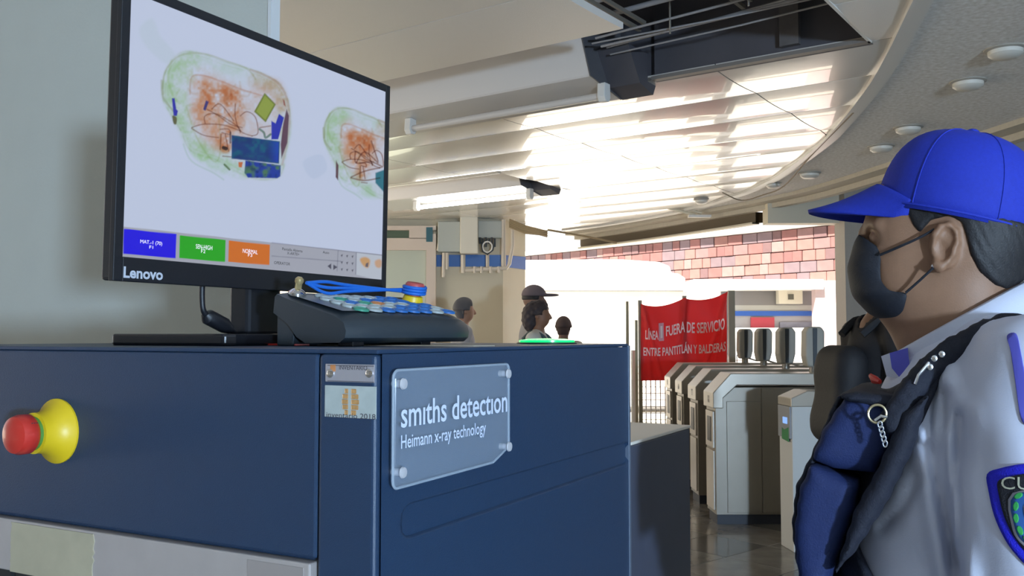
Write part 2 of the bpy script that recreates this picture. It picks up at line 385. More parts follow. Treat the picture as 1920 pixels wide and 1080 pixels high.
# top and body core
MB().box(-WID, -.004, .004, DEP - .004, zb - .02, TZ - .0055).build('cabinet_body', m_navy, XM, bevel=.003)
MB().box(-WID, 0, -.003, DEP, TZ - .005, TZ).build('cabinet_top', m_navy, XM, bevel=.0015)
MB().box(-WID, -.02, .02, DEP - .02, .10, .45).build('lower_cabinet', m_navy, XM, bevel=.006)
MB().box(-WID, -cw - .003, -.004, .004, zb, TZ - .0052).build('front_panel', m_navy, XM, bevel=.003)
MB().box(-cw, .0, -.006, .006, .10, TZ - .0052).build('corner_post', m_navy, XM, bevel=.005, seg=3)
# long side panel with pressed bead (height field)
ny, nz = 150, 110; z0, z1 = .45, TZ - .0052
la, lb = mpx(752, 985, x=0), mpx(1172, 848, x=0)
zmid = (la.z + lb.z) / 2; hb = .016
ys = np.linspace(.004, DEP, ny); zs_ = np.concatenate([np.linspace(z0, zmid - .045, 25), np.linspace(zmid - .04, zmid + .04, 60), np.linspace(zmid + .045, z1, 25)])
YY, ZZ = np.meshgrid(ys, zs_, indexing='ij')
d = np.sqrt(np.maximum(0, np.maximum(la.y + .02 - YY, YY - lb.y + .0)) ** 2 + (ZZ - zmid) ** 2) - hb
dep = -.011 * np.clip(.5 - d / .006, 0, 1); dep = dep * (1.0)
V = [(float(dep[i, j]) + .0005, float(YY[i, j]), float(ZZ[i, j])) for i in range(ny) for j in range(len(zs_))]
nzz = len(zs_)
Fc = [(i * nzz + j, (i + 1) * nzz + j, (i + 1) * nzz + j + 1, i * nzz + j + 1) for i in range(ny - 1) for j in range(nzz - 1)]
link('side_panel', mesh(V, Fc, True), m_navy, XM)
MB().box(-.01, .002, DEP - .004, DEP + .004, .12, TZ - .003).build('edge_strip', mat('edge_metal', (.16, .2, .27, 1), .35, metal=.4), XM, bevel=.001)
# steel hood of the tunnel mouth with tape
MB().box(-WID, -cw - .004, -.012, .05, zs, zb - .003).build('tunnel_hood', m_steel, XM, bevel=.002)
tp = MB(); a = mpx(22, 1010, y=-.0125); b_ = mpx(176, 1010, y=-.0125)
N = 14; pts = []
for k in range(N + 1): pts.append((a.x + random.uniform(-.0015, .0015), zs + (zb - .006 - zs) * k / N))
for k in range(N, -1, -1): pts.append((b_.x + random.uniform(-.002, .002), zs + (zb - .006 - zs) * k / N))
tp.prism(pts, -.0133, -.0121, 'y'); tp.build('tape_patch', mat('old_tape', (.42, .37, .26, 1), .6, noise=.2, nscale=25), XM)
MB().box(-.09 - cw, -cw - .012, -.0128, -.012, zs, zb - .008).build('hood_plate', mat('hood_plate', (.40, .35, .33, 1), .45, metal=.3), XM)
MB().box(-WID + .02, -cw - .01, .05, DEP, .45, zb).build('tunnel', mat('tunnel_dark', (.01, .01, .012, 1), .7), XM)
for k in range(7): MB().box(-WID + .04 + .105 * k, -WID + .135 + .105 * k, .02, .026, .5, zs + .01).build('lead_curtain', mat('lead_rubber', (.02, .02, .022, 1), .6), XM)
MB().box(-WID + .02, -cw, -.45, .05, .40, .46).build('conveyor_bed', m_steel, XM, bevel=.004)
MB().box(-WID + .04, -cw - .02, -.45, DEP + .7, .46, .466).build('belt', m_black, XM)
for x in (-WID + .05, -.1):
    for y in (.06, DEP - .06): MB().lathe([(.03, 0), (.03, .02), (.015, .03), (.015, .12)], 14).build('leveling_foot', m_dark, XM, loc=(x, y, 0))
# low exit hood beyond the cabinet
e1 = mpx(1293, 797, x=0); e2 = mpx(1185, 828, x=0)
zt = (e1.z + e2.z) / 2
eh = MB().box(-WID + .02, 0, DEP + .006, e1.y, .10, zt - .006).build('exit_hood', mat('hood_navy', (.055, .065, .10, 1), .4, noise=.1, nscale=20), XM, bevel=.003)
MB().box(-WID + .02, .002, DEP + .006, e1.y + .002, zt - .006, zt).build('exit_hood_top', mat('hood_top_lit', (.74, .68, .60, 1), .5), XM, bevel=.002)  # pale top colour carries the warm light falling on the hood
# inventory plate and sticker on the corner post
def frect(name, m, px0, py0, px1, py1, y, th, parent, bevel=0):
    a = mpx(px0, py0, y=y); b = mpx(px1, py1, y=y); return MB().box(a.x, b.x, y - th, y, b.z, a.z).build(name, m, parent, bevel=bevel), a, b
PF = -.006
ip, a, b = frect('inventory_plate', mat('plate_alu', (.48, .46, .50, 1), .35, metal=.5), 612, 682, 703, 718, PF, .0015, XM, .0004)
for px in (620, 693):
    s_ = mpx(px, 700, y=PF - .0015); sc = MB().lathe([(.0045, 0), (.0045, .0012), (.003, .002), (0.0005, .0022)], 14, Matrix.Translation(s_) @ Matrix.Rotation(PI / 2, 4, 'X')).build('screw', m_chrome, ip, smooth=True)
place_text('plate_lettering', 'INVENTARIO', mat('ink', (.06, .05, .06, 1), .6), ip, mpx(636, 693, y=PF - .0017), (1, 0, 0), (0, 0, 1), w=.036, h=.0045)
o = mpx(622, 691, y=PF - .0017); MB().box(o.x - .002, o.x + .005, o.y, o.y + .0003, o.z - .003, o.z + .004).build('plate_logo', m_orange, ip)
for yy_ in (685, 714):
    a_ = mpx(614, yy_, y=PF - .0017); b_ = mpx(701, yy_, y=PF - .0017); MB().box(a_.x, b_.x, a_.y, a_.y + .0002, a_.z - .0003, a_.z + .0003).build('plate_rule', MATS['ink'], ip)
st, a, b = frect('inventory_sticker', mat('sticker_white', (.42, .46, .44, 1), .45, noise=.18, nscale=60), 610, 722, 706, 786, PF, .0008, XM, .0003)
so_ = mpx(657, 751, y=PF - .001)
om = mat('sticker_orange', (.50, .27, .10, 1), .5, noise=.35, nscale=300)
for k in range(5):
    zz = so_.z + .012 - .0055 * k; ww = .011 * math.sqrt(max(.05, 1 - ((k - 2) / 2.7) ** 2))
    for sgn, e in ((-1, .003), (1, .001)):
        x0_, x1_ = sorted((so_.x + sgn * e, so_.x + sgn * ww)); MB().box(x0_, x1_, so_.y, so_.y + .0003, zz - .0048, zz).build('sticker_emblem', om, st, bevel=.0006, seg=1)
place_text('sticker_lettering', 'inventario 2018', MATS['ink'], st, mpx(612, 782, y=PF - .0011), (1, 0, 0), (0, 0, 1), w=(mpx(704, 782, y=PF) - mpx(612, 782, y=PF)).x, h=.0055)
# acrylic name plate
XF = .012
c_ = [mpx(742, 697, x=XF), mpx(957, 681, x=XF), mpx(957, 838, x=XF), mpx(928, 858, x=XF), mpx(742, 918, x=XF)]
zt_, zb_ = (c_[0].z + c_[1].z) / 2, c_[4].z; y0_, y1_ = c_[0].y, c_[1].y; zk = c_[2].z
def rc(y, z, r, a0, a1): return [(y + r * math.cos(math.radians(a0 + (a1 - a0) * k / 5)), z + r * math.sin(math.radians(a0 + (a1 - a0) * k / 5))) for k in range(6)]
poly = rc(y0_ + .008, zb_ + .008, .008, 180, 270) + [(c_[3].y, zb_ + .002), (y1_, zk)] + rc(y1_ - .006, zt_ - .006, .006, 0, 90) + rc(y0_ + .008, zt_ - .008, .008, 90, 180)
m_acr = mat('clear_acrylic', (.55, .66, .80, 1), .12, alpha=.16)
npl = MB().prism([(y, z) for y, z in poly], XF - .006, XF, 'x').build('name_plate', m_acr, XM, bevel=.0008, seg=1, ang=.9)
edge = [Vector((XF - .003, y, z)) for y, z in poly]; edge.append(edge[0])
MB().tube(edge, .0016, 6).build('plate_edge', mat('acrylic_edge', (.45, .53, .62, 1), .2, alpha=.55), npl, smooth=True)
for yv, zv in ((y0_ + .012, zt_ - .014), (y1_ - .008, zt_ - .012), (y1_ - .006, zk + .001), (y0_ + .012, zb_ + .016)):
    MB().lathe([(.004, -.012), (.004, .001), (.0062, .001), (.0055, .003), (.001, .0036)], 14, Matrix.Translation((XF, yv, zv)) @ Matrix.Rotation(PI / 2, 4, 'Y')).build('standoff_screw', mat('screw_steel', (.62, .62, .66, 1), .35, metal=.3), npl, smooth=True)
m_let = mat('white_lettering', (.62, .68, .85, 1), .5)
t0, t1 = mpx(752, 803, x=XF + .0006), mpx(951, 769, x=XF + .0006)
place_text('lettering', 'sm\u0131ths detect\u0131on', m_let, npl, (XF + .0006, t0.y, t0.z), (0, 1, 0), (0, 0, 1), w=t1.y - t0.y, h=.0275, bold=.012)
t0, t1 = mpx(752, 842, x=XF + .0006), mpx(911, 800, x=XF + .0006)
place_text('lettering', 'Heimann x-ray technology', m_let, npl, (XF + .0006, t0.y, t0.z - .0045), (0, 1, 0), (0, 0, 1), w=t1.y - t0.y, h=.0185, bold=.008)
# emergency stop on the front panel
ec = mpx(108, 808, y=-.004)
ME = Matrix.Translation(ec) @ Matrix.Rotation(PI / 2, 4, 'X') @ Matrix.Diagonal((1, 1, .80, 1))
es = MB().lathe([(.041, 0), (.041, .003), (.034, .010), (.028, .020), (.0255, .032), (.0255, .042)], 40, ME).build('emergency_stop', m_yellow, XM, smooth=True)
MB().lathe([(.021, .040), (.021, .047), (.017, .047)], 30, ME).build('stop_collar', mat('stop_green', (.08, .25, .05, 1), .5), es, smooth=True)
rb = MB().lathe([(.016, .045), (.022, .048), (.0245, .052), (.0245, .066), (.022, .074), (.015, .078), (.004, .079)], 36, ME).build('stop_button', m_red, es, smooth=True)
for k in range(3): MB().box(-.0004 + .0, .0004, -.0252, -.0240, .052 + .004 * k, .054 + .004 * k, ME @ Matrix.Rotation(2.2 + 0 * k, 4, 'Z')).build('grip_groove', MATS['ink'], es)

# ------------------------------------------------------------------ monitor
SX = -.411
MC = m2w(-.455, .29, TOPZ)
MO = empty('computer_monitor', MC, MA); tag(MO, 'black widescreen computer monitor showing an x-ray image of bags', 'monitor')
ox, oy = -.455, .29
def sm_(px, py):
    q = mpx(px, py, x=SX); return (q.y - oy, q.z - TOPZ)
yl, zl = sm_(228, 490); yr, zr = sm_(715, 518); zlow = (zl + zr) / 2
_, ztl = sm_(247, -4); _, ztr = sm_(722, 170); zhigh = (ztl + ztr) / 2
tilt = math.radians(1.0); SXl = SX - ox
def tl(x, y, z): return Vector((SXl + x + (z - zlow) * math.sin(tilt), y, zlow + (z - zlow) * math.cos(tilt)))
bz = .011; bl = .031; bt = .013
# housing shell
def tb(x0, x1, y0, y1, z0, z1):
    mb = MB(); vs = [tl(x, y, z) for z in (z0, z1) for y in (y0, y1) for x in (x0, x1)]
    return mb.add(vs, [(0, 2, 3, 1), (4, 5, 7, 6), (0, 1, 5, 4), (2, 6, 7, 3), (0, 4, 6, 2), (1, 3, 7, 5)])
by0, by1, bz0, bz1 = yl - .014, yr + .012, zlow - bl, zhigh + bt
tb(-.022, -.0015, by0 + .001, by1 - .001, bz0 + .001, bz1 - .001).build('rear_housing', m_black, MO, bevel=.004)
fr = MB()
for (p0_, p1_, q0_, q1_) in ((by0, yl, bz0, bz1), (yr, by1, bz0, bz1), (yl, yr, bz0, zlow), (yl, yr, zhigh, bz1)):
    t_ = tb(-.006, .0025, p0_, p1_, q0_, q1_); fr.add(t_.v, t_.f)
fr.build('bezel', m_black, MO, bevel=.0012, seg=2)
pm = MB().box(SXl - .055, SXl - .015, -.036, .036, .014, zlow + .06).build('stand_neck', m_black, MO, bevel=.006)
MB().prism([(-.125, -.15), (-.10, -.17), (.11, -.165), (.118, -.15), (.118, .14), (-.125, .14)], .0, .0165, 'z').build('stand_base', mat('gloss_black', (.012, .012, .015, 1), .18), MO, bevel=.004, seg=3)
# screen painted through a colour attribute
GX, GZ = 520, 300
us = np.linspace(yl, yr, GX); vs_ = np.linspace(zlow, zhigh, GZ)
UU, VV = np.meshgrid(us, vs_, indexing='ij')
lx = SXl + .0004 + (VV - zlow) * math.sin(tilt) + ox; lz = zlow + (VV - zlow) * math.cos(tilt) + TOPZ; ly = UU + oy
wx = CX + .883 * lx + .47 * ly; wy = CY - .47 * lx + .883 * ly; wz = lz - CZ
fwd = wy * math.cos(TH) + wz * math.sin(TH); upc = -wy * math.sin(TH) + wz * math.cos(TH)
PX = 960 + F * wx / fwd; PY = 540 - F * upc / fwd
QX = (PX - 180) * 3.177; QY = PY * 3.177          # picture coordinates of the screen content
img = np.empty((GX, GZ, 3)); img[:] = (.585, .66, .86)
def blend(mask, col, a=1.0):
    m = np.clip(mask, 0, 1)[..., None] * a; img[:] = img * (1 - m) + np.array(col)[:3] * m
def mult(mask, col, a=1.0):
    m = np.clip(mask, 0, 1)[..., None] * a; img[:] = img * (1 - m + m * np.array(col)[:3])
rng = np.random.RandomState(3)
def vnoise(sc, seed):
    r = np.random.RandomState(seed); g = r.rand(80, 80); x = (QX / sc) % 78; y = ((QY + 800) / sc) % 78
    i = np.floor(x).astype(int); j = np.floor(y).astype(int); fx = x - i; fy = y - j; fx = fx * fx * (3 - 2 * fx); fy = fy * fy * (3 - 2 * fy)
    return g[i, j] * (1 - fx) * (1 - fy) + g[i + 1, j] * fx * (1 - fy) + g[i, j + 1] * (1 - fx) * fy + g[i + 1, j + 1] * fx * fy
def polyd(pts):
    # signed distance to a polygon (negative inside)
    pts = np.array(pts, float); d = np.full(QX.shape, 1e9); ins = np.zeros(QX.shape, bool)
    for a, b in zip(pts, np.roll(pts, -1, 0)):
        ab = b - a; h = np.clip(((QX - a[0]) * ab[0] + (QY - a[1]) * ab[1]) / (ab @ ab), 0, 1)
        d = np.minimum(d, np.hypot(QX - a[0] - ab[0] * h, QY - a[1] - ab[1] * h))
        c = (a[1] > QY) != (b[1] > QY)
        with np.errstate(divide='ignore', invalid='ignore'): ins ^= c & (QX < (b[0] - a[0]) * (QY - a[1]) / (b[1] - a[1] + 1e-9) + a[0])
    return np.where(ins, -d, d)
def smooth(pts, n=6, closed=True):
    P = [np.array(p, float) for p in pts]; out = []; L = len(P)
    rngk = range(L) if closed else range(L - 1)
    g = (lambda i: P[i % L]) if closed else (lambda i: P[min(max(i, 0), L - 1)])
    for i in rngk:
        a, b, c, d_ = g(i - 1), g(i), g(i + 1), g(i + 2)
        for k in range(n):
            t = k / n; out.append(.5 * (2 * b + (c - a) * t + (2 * a - 5 * b + 4 * c - d_) * t * t + (3 * b - a - 3 * c + d_) * t ** 3))
    if not closed: out.append(P[-1])
    return out
def fill(pts, col, a=1, soft=12, mul=True, sm=True):
    d = polyd(smooth(pts) if sm else pts); m = np.clip(.5 - d / soft, 0, 1); (mult if mul else blend)(m, col, a); return d
def stroke(pts, col, w=6, a=1, soft=4, sm=True):
    pts = smooth(pts, 5, False) if sm else [np.array(p, float) for p in pts]
    d = np.full(QX.shape, 1e9)
    for p, q in zip(pts[:-1], pts[1:]):
        ab = q - p; h = np.clip(((QX - p[0]) * ab[0] + (QY - p[1]) * ab[1]) / (ab @ ab + 1e-9), 0, 1)
        d = np.minimum(d, np.hypot(QX - p[0] - ab[0] * h, QY - p[1] - ab[1] * h))
    mult(np.clip((w / 2 + soft - d) / soft, 0, 1), col, a)
GRN = (.80, .93, .72); ORG = (.93, .66, .46); BRN = (.45, .26, .2)
def bag(T, full=True):
    X = lambda pts: [T(x, y) for x, y in pts]
    body = X([(390, 520), (420, 400), (500, 310), (620, 310), (760, 360), (900, 400), (1010, 440), (1100, 500), (1150, 600), (1165, 760), (1140, 900), (1100, 1050), (980, 1075), (860, 1040), (720, 960), (560, 900), (500, 780), (440, 680), (395, 600)])
    d = fill(body, (.95, .95, .89), .5, 26)
    n1 = vnoise(60, 5); n2 = vnoise(28, 8); n3 = vnoise(13, 11); tx = np.clip(.25 + .75 * n1 + .5 * (n2 - .5) + .5 * (n3 - .5), 0, 1)
    def nf(pts, col, a, soft):
        dd = polyd(smooth(X(pts))); mult(np.clip(.5 - dd / soft, 0, 1) * tx, col, a); return dd
    m = np.clip(.5 - d / 20, 0, 1); mult(m * np.clip(1.3 - np.abs(d + 35) / 60, 0, 1) * tx, GRN, .8)
    mult(np.clip(1 - np.abs(d + 5) / 7, 0, 1) * n2, (.74, .80, .56), .8); mult(np.clip(1 - np.abs(d + 24) / 5, 0, 1) * n1, (.80, .86, .62), .6)
    nf([(420, 450), (520, 330), (620, 330), (590, 460), (550, 560), (580, 760), (690, 900), (640, 960), (540, 860), (460, 700), (410, 560)], (.74, .90, .56), .95, 40)
    nf([(560, 900), (700, 930), (830, 960), (900, 1060), (760, 1040), (640, 980)], (.76, .93, .66), .9, 30)
    nf([(560, 440), (640, 400), (700, 420), (900, 520), (1080, 470), (1150, 640), (1120, 800), (950, 820), (780, 900), (690, 900), (580, 780), (550, 600)], (.98, .80, .68), .95, 50)
    nf([(930, 430), (1060, 470), (1130, 560), (1140, 680), (1080, 640), (990, 540), (900, 500)], (.95, .72, .58), .9, 30)
    for k in range(2): nf([(600, 480), (720, 490), (860, 540), (870, 700), (850, 800), (740, 890), (640, 760), (570, 700), (590, 600)], (.97, .68, .46), .9, 60)
    nf([(640, 500), (850, 540), (865, 660), (800, 700), (730, 660), (640, 600)], (.90, .55, .30), .9, 30)
    nf([(740, 790), (800, 780), (800, 900), (745, 900)], (.92, .55, .32), 1, 16)
    r5 = np.random.RandomState(9)
    for k in range(16):
        ph = r5.uniform(0, 6.28); rr = r5.uniform(0, 1) ** .5; x0 = 740 + 250 * rr * math.cos(ph); y0 = 640 + 190 * rr * math.sin(ph); an = r5.uniform(0, 6.28); L = r5.uniform(40, 90)
        P = X([(x0, y0), (x0 + L * .5 * math.cos(an), y0 + L * .5 * math.sin(an)), (x0 + L * math.cos(an + .6), y0 + L * math.sin(an + .6))])
        stroke(P, (.86, .72, .55) if x0 > 580 else (.78, .84, .60), 4, .5, 8)
    for pts, c, w in (([(400, 560), (410, 430), (500, 330), (640, 320), (780, 365), (900, 410), (950, 470)], (.72, .72, .5), 6),
                      ([(920, 415), (1000, 445), (1090, 500), (1140, 600), (1150, 760), (1110, 980)], (.80, .58, .45), 9),
                      ([(560, 560), (570, 460), (640, 450), (760, 490), (860, 530), (990, 570)], (.85, .55, .4), 5),
                      ([(540, 640), (600, 820), (700, 960), (740, 900), (730, 680)], (.78, .80, .55), 5),
                      ([(520, 860), (570, 960), (700, 1030), (760, 1070)], (.72, .86, .66), 5),
                      ([(390, 480), (400, 580), (460, 660)], (.62, .62, .38), 8),
                      ([(450, 360), (430, 480), (470, 600)], (.8, .88, .62), 10)): stroke(X(pts), c, w * .8, .6, 6)
    for pts in ([(650, 735), (650, 690), (720, 680), (840, 750), (860, 790)], [(690, 650), (740, 620), (820, 720)], [(570, 760), (640, 740), (760, 745), (860, 780)], [(570, 765), (640, 805), (730, 820)], [(830, 620), (830, 700), (860, 780), (930, 810)],
                [(860, 690), (900, 665), (950, 700), (965, 790), (930, 810)], [(740, 770), (790, 770), (800, 800), (750, 790)], [(660, 650), (730, 690), (800, 740), (870, 760)], [(745, 800), (740, 890)], [(770, 800), (790, 900)], [(975, 760), (1040, 750)], [(755, 930), (810, 935)]):
        stroke(X(pts), BRN, 3, .8, 4)
bag(lambda x, y: (x, y))
# strap
fill([(260, 170), (320, 110), (350, 130), (380, 210), (440, 280), (470, 330), (420, 380), (340, 320), (280, 250)], (.92, .96, .90), .8, 20)
# dense things in the bag
fill([(1005, 555), (1070, 622), (1010, 728), (942, 665)], (.28, .36, .06), 1, 4, False, False)
stroke([(1005, 560), (1066, 622), (1010, 722), (948, 665), (1005, 560)], (.55, .55, .5), 8, .8, 3, False)
fill([(452, 585), (468, 585), (478, 650), (488, 660), (482, 690), (462, 690), (458, 650)], (.03, .03, .42), 1, 5, False, False)
fill([(455, 690), (480, 700), (478, 738), (462, 735)], (.12, .12, .05), 1, 6, False)
fill([(655, 598), (672, 606), (652, 660), (638, 652)], (.05, .04, .2), 1, 5, False, False)
d = fill([(808, 805), (1095, 842), (1090, 975), (808, 945)], (.005, .035, .20), 1, 6, False, False)
n = vnoise(38, 21) * vnoise(17, 22) * 2; blend(np.clip(.5 - d / 6, 0, 1) * np.clip(n * 1.2 - .2, 0, 1), (.0, .14, .22), .7); blend(np.clip(.5 - (d + 10) / 20, 0, 1) * vnoise(70, 77) ** 2, (.0, .01, .06), .7)
blend(np.clip(.5 - (d + 6) / 6, 0, 1) * np.clip((QX - 1020) / 60, 0, 1), (.01, .05, .5), .8)
d = fill([(890, 955), (1100, 985), (1098, 1050), (1080, 1062), (905, 1058), (885, 1030)], (.01, .04, .36), 1, 6, False, False)
n = vnoise(24, 31); blend(np.clip(.5 - d / 6, 0, 1) * np.clip(n * 3 - 1.5, 0, 1), (.08, .22, .04), .8); blend(np.clip(.5 - d / 6, 0, 1) * np.clip(vnoise(16, 55) * 3 - 1.8, 0, 1), (.0, .02, .12), .8)
fill([(1045, 720), (1070, 735), (1090, 678), (1120, 700), (1085, 830), (1045, 830)], (.02, .03, .45), 1, 5, False, False)
fill([(1135, 650), (1150, 690), (1140, 850), (1105, 945), (1100, 860), (1115, 740)], (.12, .06, .10), 1, 6, False, False)
fill([(1112, 590), (1124, 600), (1130, 635), (1118, 625)], (.3, .12, .1), 1, 4, False, False)
stroke([(975, 770), (1000, 790), (1010, 820), (1040, 800)], (.2, .35, .25), 9, .9)
stroke([(760, 880), (775, 885)], (.1, .08, .1), 18, 1)
fill([(848, 965), (875, 965), (868, 998), (850, 995)], (.55, .16, .05), 1, 5, False, False)
stroke([(765, 980), (795, 1010)], (.2, .3, .12), 8, .9); stroke([(800, 790), (800, 850)], (.2, .15, .2), 7, .8)
# second bag entering at the edge of the screen
T2 = lambda x, y: (1355 + (x - 390) * .62, 640 + (y - 310) * .72)
bag(T2)
fill([(1232, 965), (1340, 920), (1375, 1010), (1290, 1065)], (.90, .93, .95), .9, 12)
fill([(1430, 955), (1445, 985), (1442, 1075), (1428, 1055)], (.12, .06, .08), 1, 5, False, False)
fill([(1665, 1030), (1720, 1010), (1720, 1150), (1665, 1090)], (.03, .18, .25), 1, 8, False, False)
for pts in ([(1545, 905), (1550, 970), (1640, 965), (1700, 990)], [(1550, 970), (1600, 905), (1680, 970)], [(1520, 1055), (1600, 1020), (1690, 1000)], [(1640, 840), (1680, 960)], [(1520, 1060), (1600, 1075), (1690, 1060)]): stroke(pts, BRN, 5, .85, 4)
# menu bar (in target pixels)
def prect(pts, col): fill([((x - 180) * 3.177, y * 3.177) for x, y in pts], col, 1, 3, False, False)
prect([(225, 424), (722, 478), (722, 530), (225, 500)], (.40, .42, .50))
prect([(232, 429), (331, 439), (329, 484), (231, 476)], (.012, .0, .85))
prect([(337, 441), (423, 450), (422, 491), (336, 484)], (.02, .42, .008))
prect([(429, 451), (506, 459), (505, 497), (428, 491)], (.68, .17, .015))
prect([(669, 474), (720, 479), (720, 528), (668, 515)], (.52, .57, .66))
def pst(pts, col, w=3, a=.8): stroke([((x - 180) * 3.177, y * 3.177) for x, y in pts], col, w, a, 3, False)
pst([(510, 455), (720, 479)], (.6, .6, .65)); pst([(510, 480), (640, 490)], (.6, .6, .65)); pst([(634, 470), (632, 508)], (.65, .65, .7)); pst([(668, 474), (667, 514)], (.65, .65, .7))
def pf(pts, col, a=1): fill([((x - 180) * 3.177, y * 3.177) for x, y in pts], col, a, 4, False, False)
pf([(614, 499), (621, 494), (621, 505)], (.08, .08, .12)); pf([(633, 501), (625, 496), (625, 506)], (.08, .08, .12))
for i in range(3):
    for j in range(3): pf([(639 + 10 * i, 478 + i + 13 * j), (643 + 10 * i, 477 + i + 13 * j), (641 + 10 * i, 482 + i + 13 * j)], (.1, .1, .14))
fill([((x - 180) * 3.177, y * 3.177) for x, y in ((675, 486), (685, 482), (694, 488), (690, 502), (681, 498))], (.60, .35, .16), 1, 12, False)
fill([((x - 180) * 3.177, y * 3.177) for x, y in ((703, 490), (712, 486), (716, 492), (713, 502), (705, 500))], (.60, .38, .25), 1, 12, False)
pf([(686, 494), (691, 492), (690, 501), (685, 500)], (.15, .12, .15))
me = bpy.data.meshes.new('m')
vv = np.stack([SXl + .0004 + (VV - zlow) * math.sin(tilt), UU, zlow + (VV - zlow) * math.cos(tilt)], -1).reshape(-1, 3)
ig, jg = np.meshgrid(np.arange(GX - 1), np.arange(GZ - 1), indexing='ij'); a0 = (ig * GZ + jg).ravel()
qd = np.stack([a0, a0 + GZ, a0 + GZ + 1, a0 + 1], 1).astype(np.int32)
me.vertices.add(len(vv)); me.vertices.foreach_set('co', vv.astype(np.float32).ravel()); me.loops.add(len(qd) * 4); me.loops.foreach_set('vertex_index', qd.ravel())
me.polygons.add(len(qd)); me.polygons.foreach_set('loop_start', np.arange(0, len(qd) * 4, 4, dtype=np.int32)); me.update(calc_edges=True)
ca = me.color_attributes.new('picture', 'FLOAT_COLOR', 'POINT')
ca.data.foreach_set('color', np.concatenate([img, np.ones((GX, GZ, 1))], -1).astype(np.float32).ravel())
m_scr = mat('lcd_screen', (.01, .01, .01, 1), .45)
nt = m_scr.node_tree; at_ = nt.nodes.new('ShaderNodeAttribute'); at_.attribute_name = 'picture'
nt.links.new(at_.outputs['Color'], nt.nodes['Principled BSDF'].inputs['Emission Color']); nt.nodes['Principled BSDF'].inputs['Emission Strength'].default_value = .50
scr = link('screen', me, m_scr, MO)
m_wt = mat('screen_white_text', (.1, .1, .1, 1), .5, emit=(.75, .75, .9, 1), estr=.8); m_bt = mat('screen_black_text', (.02, .02, .02, 1), .5)
def stext(body, px, py, px1, m, h):
    a = sm_(px, py); b = sm_(px1, py); o = tl(.0009, a[0], a[1]); place_text('screen_lettering', body, m, scr, o, (0, 1, 0), (math.sin(tilt), 0, 1), w=b[0] - a[0], h=h)
stext('MAT.-1 (70)', 262, 458, 303, m_wt, .0062); stext('F1', 279, 466, 286, m_wt, .004)
stext('SEN-HIGH', 366, 466, 397, m_wt, .0062); stext('F2', 376, 474, 384, m_wt, .005)
stext('NORMAL', 454, 474, 482, m_wt, .0062); stext('F3', 464, 481, 472, m_wt, .005)
stext('Pantalla Abierta', 528, 469, 566, m_bt, .0042); stext('X-ARTE+', 537, 477, 560, m_bt, .0042); stext('OPERATOR', 513, 495, 543, m_bt, .0045); stext('Auto', 604, 475, 616, m_bt, .0042)
a = sm_(229, 521); b = sm_(303, 521)
place_text('brand_lettering', 'Lenovo', mat('logo_grey', (.50, .53, .60, 1), .4), MO, tl(.0029, a[0], a[1]), (0, 1, 0), (math.sin(tilt), 0, 1), w=b[0] - a[0], h=.0145, bold=.03)
# cable with ferrite
def ml(px, py, x): q = mpx(px, py, x=x); return Vector((q.x - ox, q.y - oy, q.z - TOPZ))
cp = [ml(380, 520, -.44), ml(379, 555, -.44), ml(381, 580, -.44), ml(388, 592, -.44), ml(398, 600, -.44), ml(425, 612, -.44), ml(440, 626, -.45)]
cab = rod('cable', m_black, curve_pts(cp, 6), .0042, MO)
MB().tube([ml(386, 588, -.44), ml(390, 594, -.44), ml(420, 610, -.44), ml(432, 618, -.44)], [.007, .0115, .0115, .007], 12).build('ferrite_core', m_black, cab, smooth=True)

# ------------------------------------------------------------------ operator keyboard
KA = math.radians(-38.0); KL = .163; KW = .258; KR = Vector((-.326, 1.26))
KO = empty('control_panel', (KR.x, KR.y, TOPZ), KA); tag(KO, 'dark grey wedge shaped operator keypad with round keys, in front of the monitor', 'control panel')
SLP = .224; ks = lambda x: .0735 - x * SLP
prof = [(0, .048), (.003, .070), (.008, .0735)] + [(x, ks(x)) for x in np.linspace(.02, .135, 6)] + [(.150, .0375), (.158, .030), (.163, .020), (.161, .011), (.150, .005), (.075, .004), (.055, .012), (.035, .032)]
vs = []; fs = []; NS = 12; NPR = len(prof)
for k in range(NS + 1):
    t = k / NS; sc = 1 - .10 * (1 - t) ** 6 - .20 * t ** 5; r_ = .004 if k in (0, NS) else 0
    for x, z in prof: vs.append((x * sc if x > .03 else x, t * KW, z - (.003 if k in (0, NS) and z > .03 else 0)))
for k in range(NS):
    for i in range(NPR): a = k * NPR + i; b = k * NPR + (i + 1) % NPR; fs.append((a, b, b + NPR, a + NPR))
fs += [tuple(range(NPR))[::-1], tuple(range(NS * NPR, (NS + 1) * NPR))]
MB().add(vs, fs).build('case', m_dark, KO, smooth=True)
MB().prism([(.003, 0), (.003, .050), (.042, .034), (.036, 0)], .004, KW - .004, 'y').build('rear_foot', m_dark, KO, bevel=.002)
for x in (.13,):
    for y in (.024, .15): MB().box(x - .014, x + .014, y - .01, y + .01, 0, .006).build('rubber_foot', m_black, KO, bevel=.001)
SL = math.atan(SLP); MD = Matrix.Rotation(SL, 4, 'Y')
def deck(x, y, up=0): return Vector((x + up * math.sin(SL), y, ks(x) + up * math.cos(SL)))
def on_deck(x, y, up=0): return Matrix.Translation(deck(x, y, up)) @ MD
def deckpx(px, py, up=0):
    r = ray(px, py); rel = Vector((-KR.x, -KR.y)); c, s_ = math.cos(KA), math.sin(KA)
    o = Vector((rel.x * c + rel.y * s_, -rel.x * s_ + rel.y * c, CZ - TOPZ)); d = Vector((r.x * c + r.y * s_, -r.x * s_ + r.y * c, r.z))
    t = (.0735 + up - SLP * o.x - o.z) / (d.z + SLP * d.x); p = o + d * t; return p
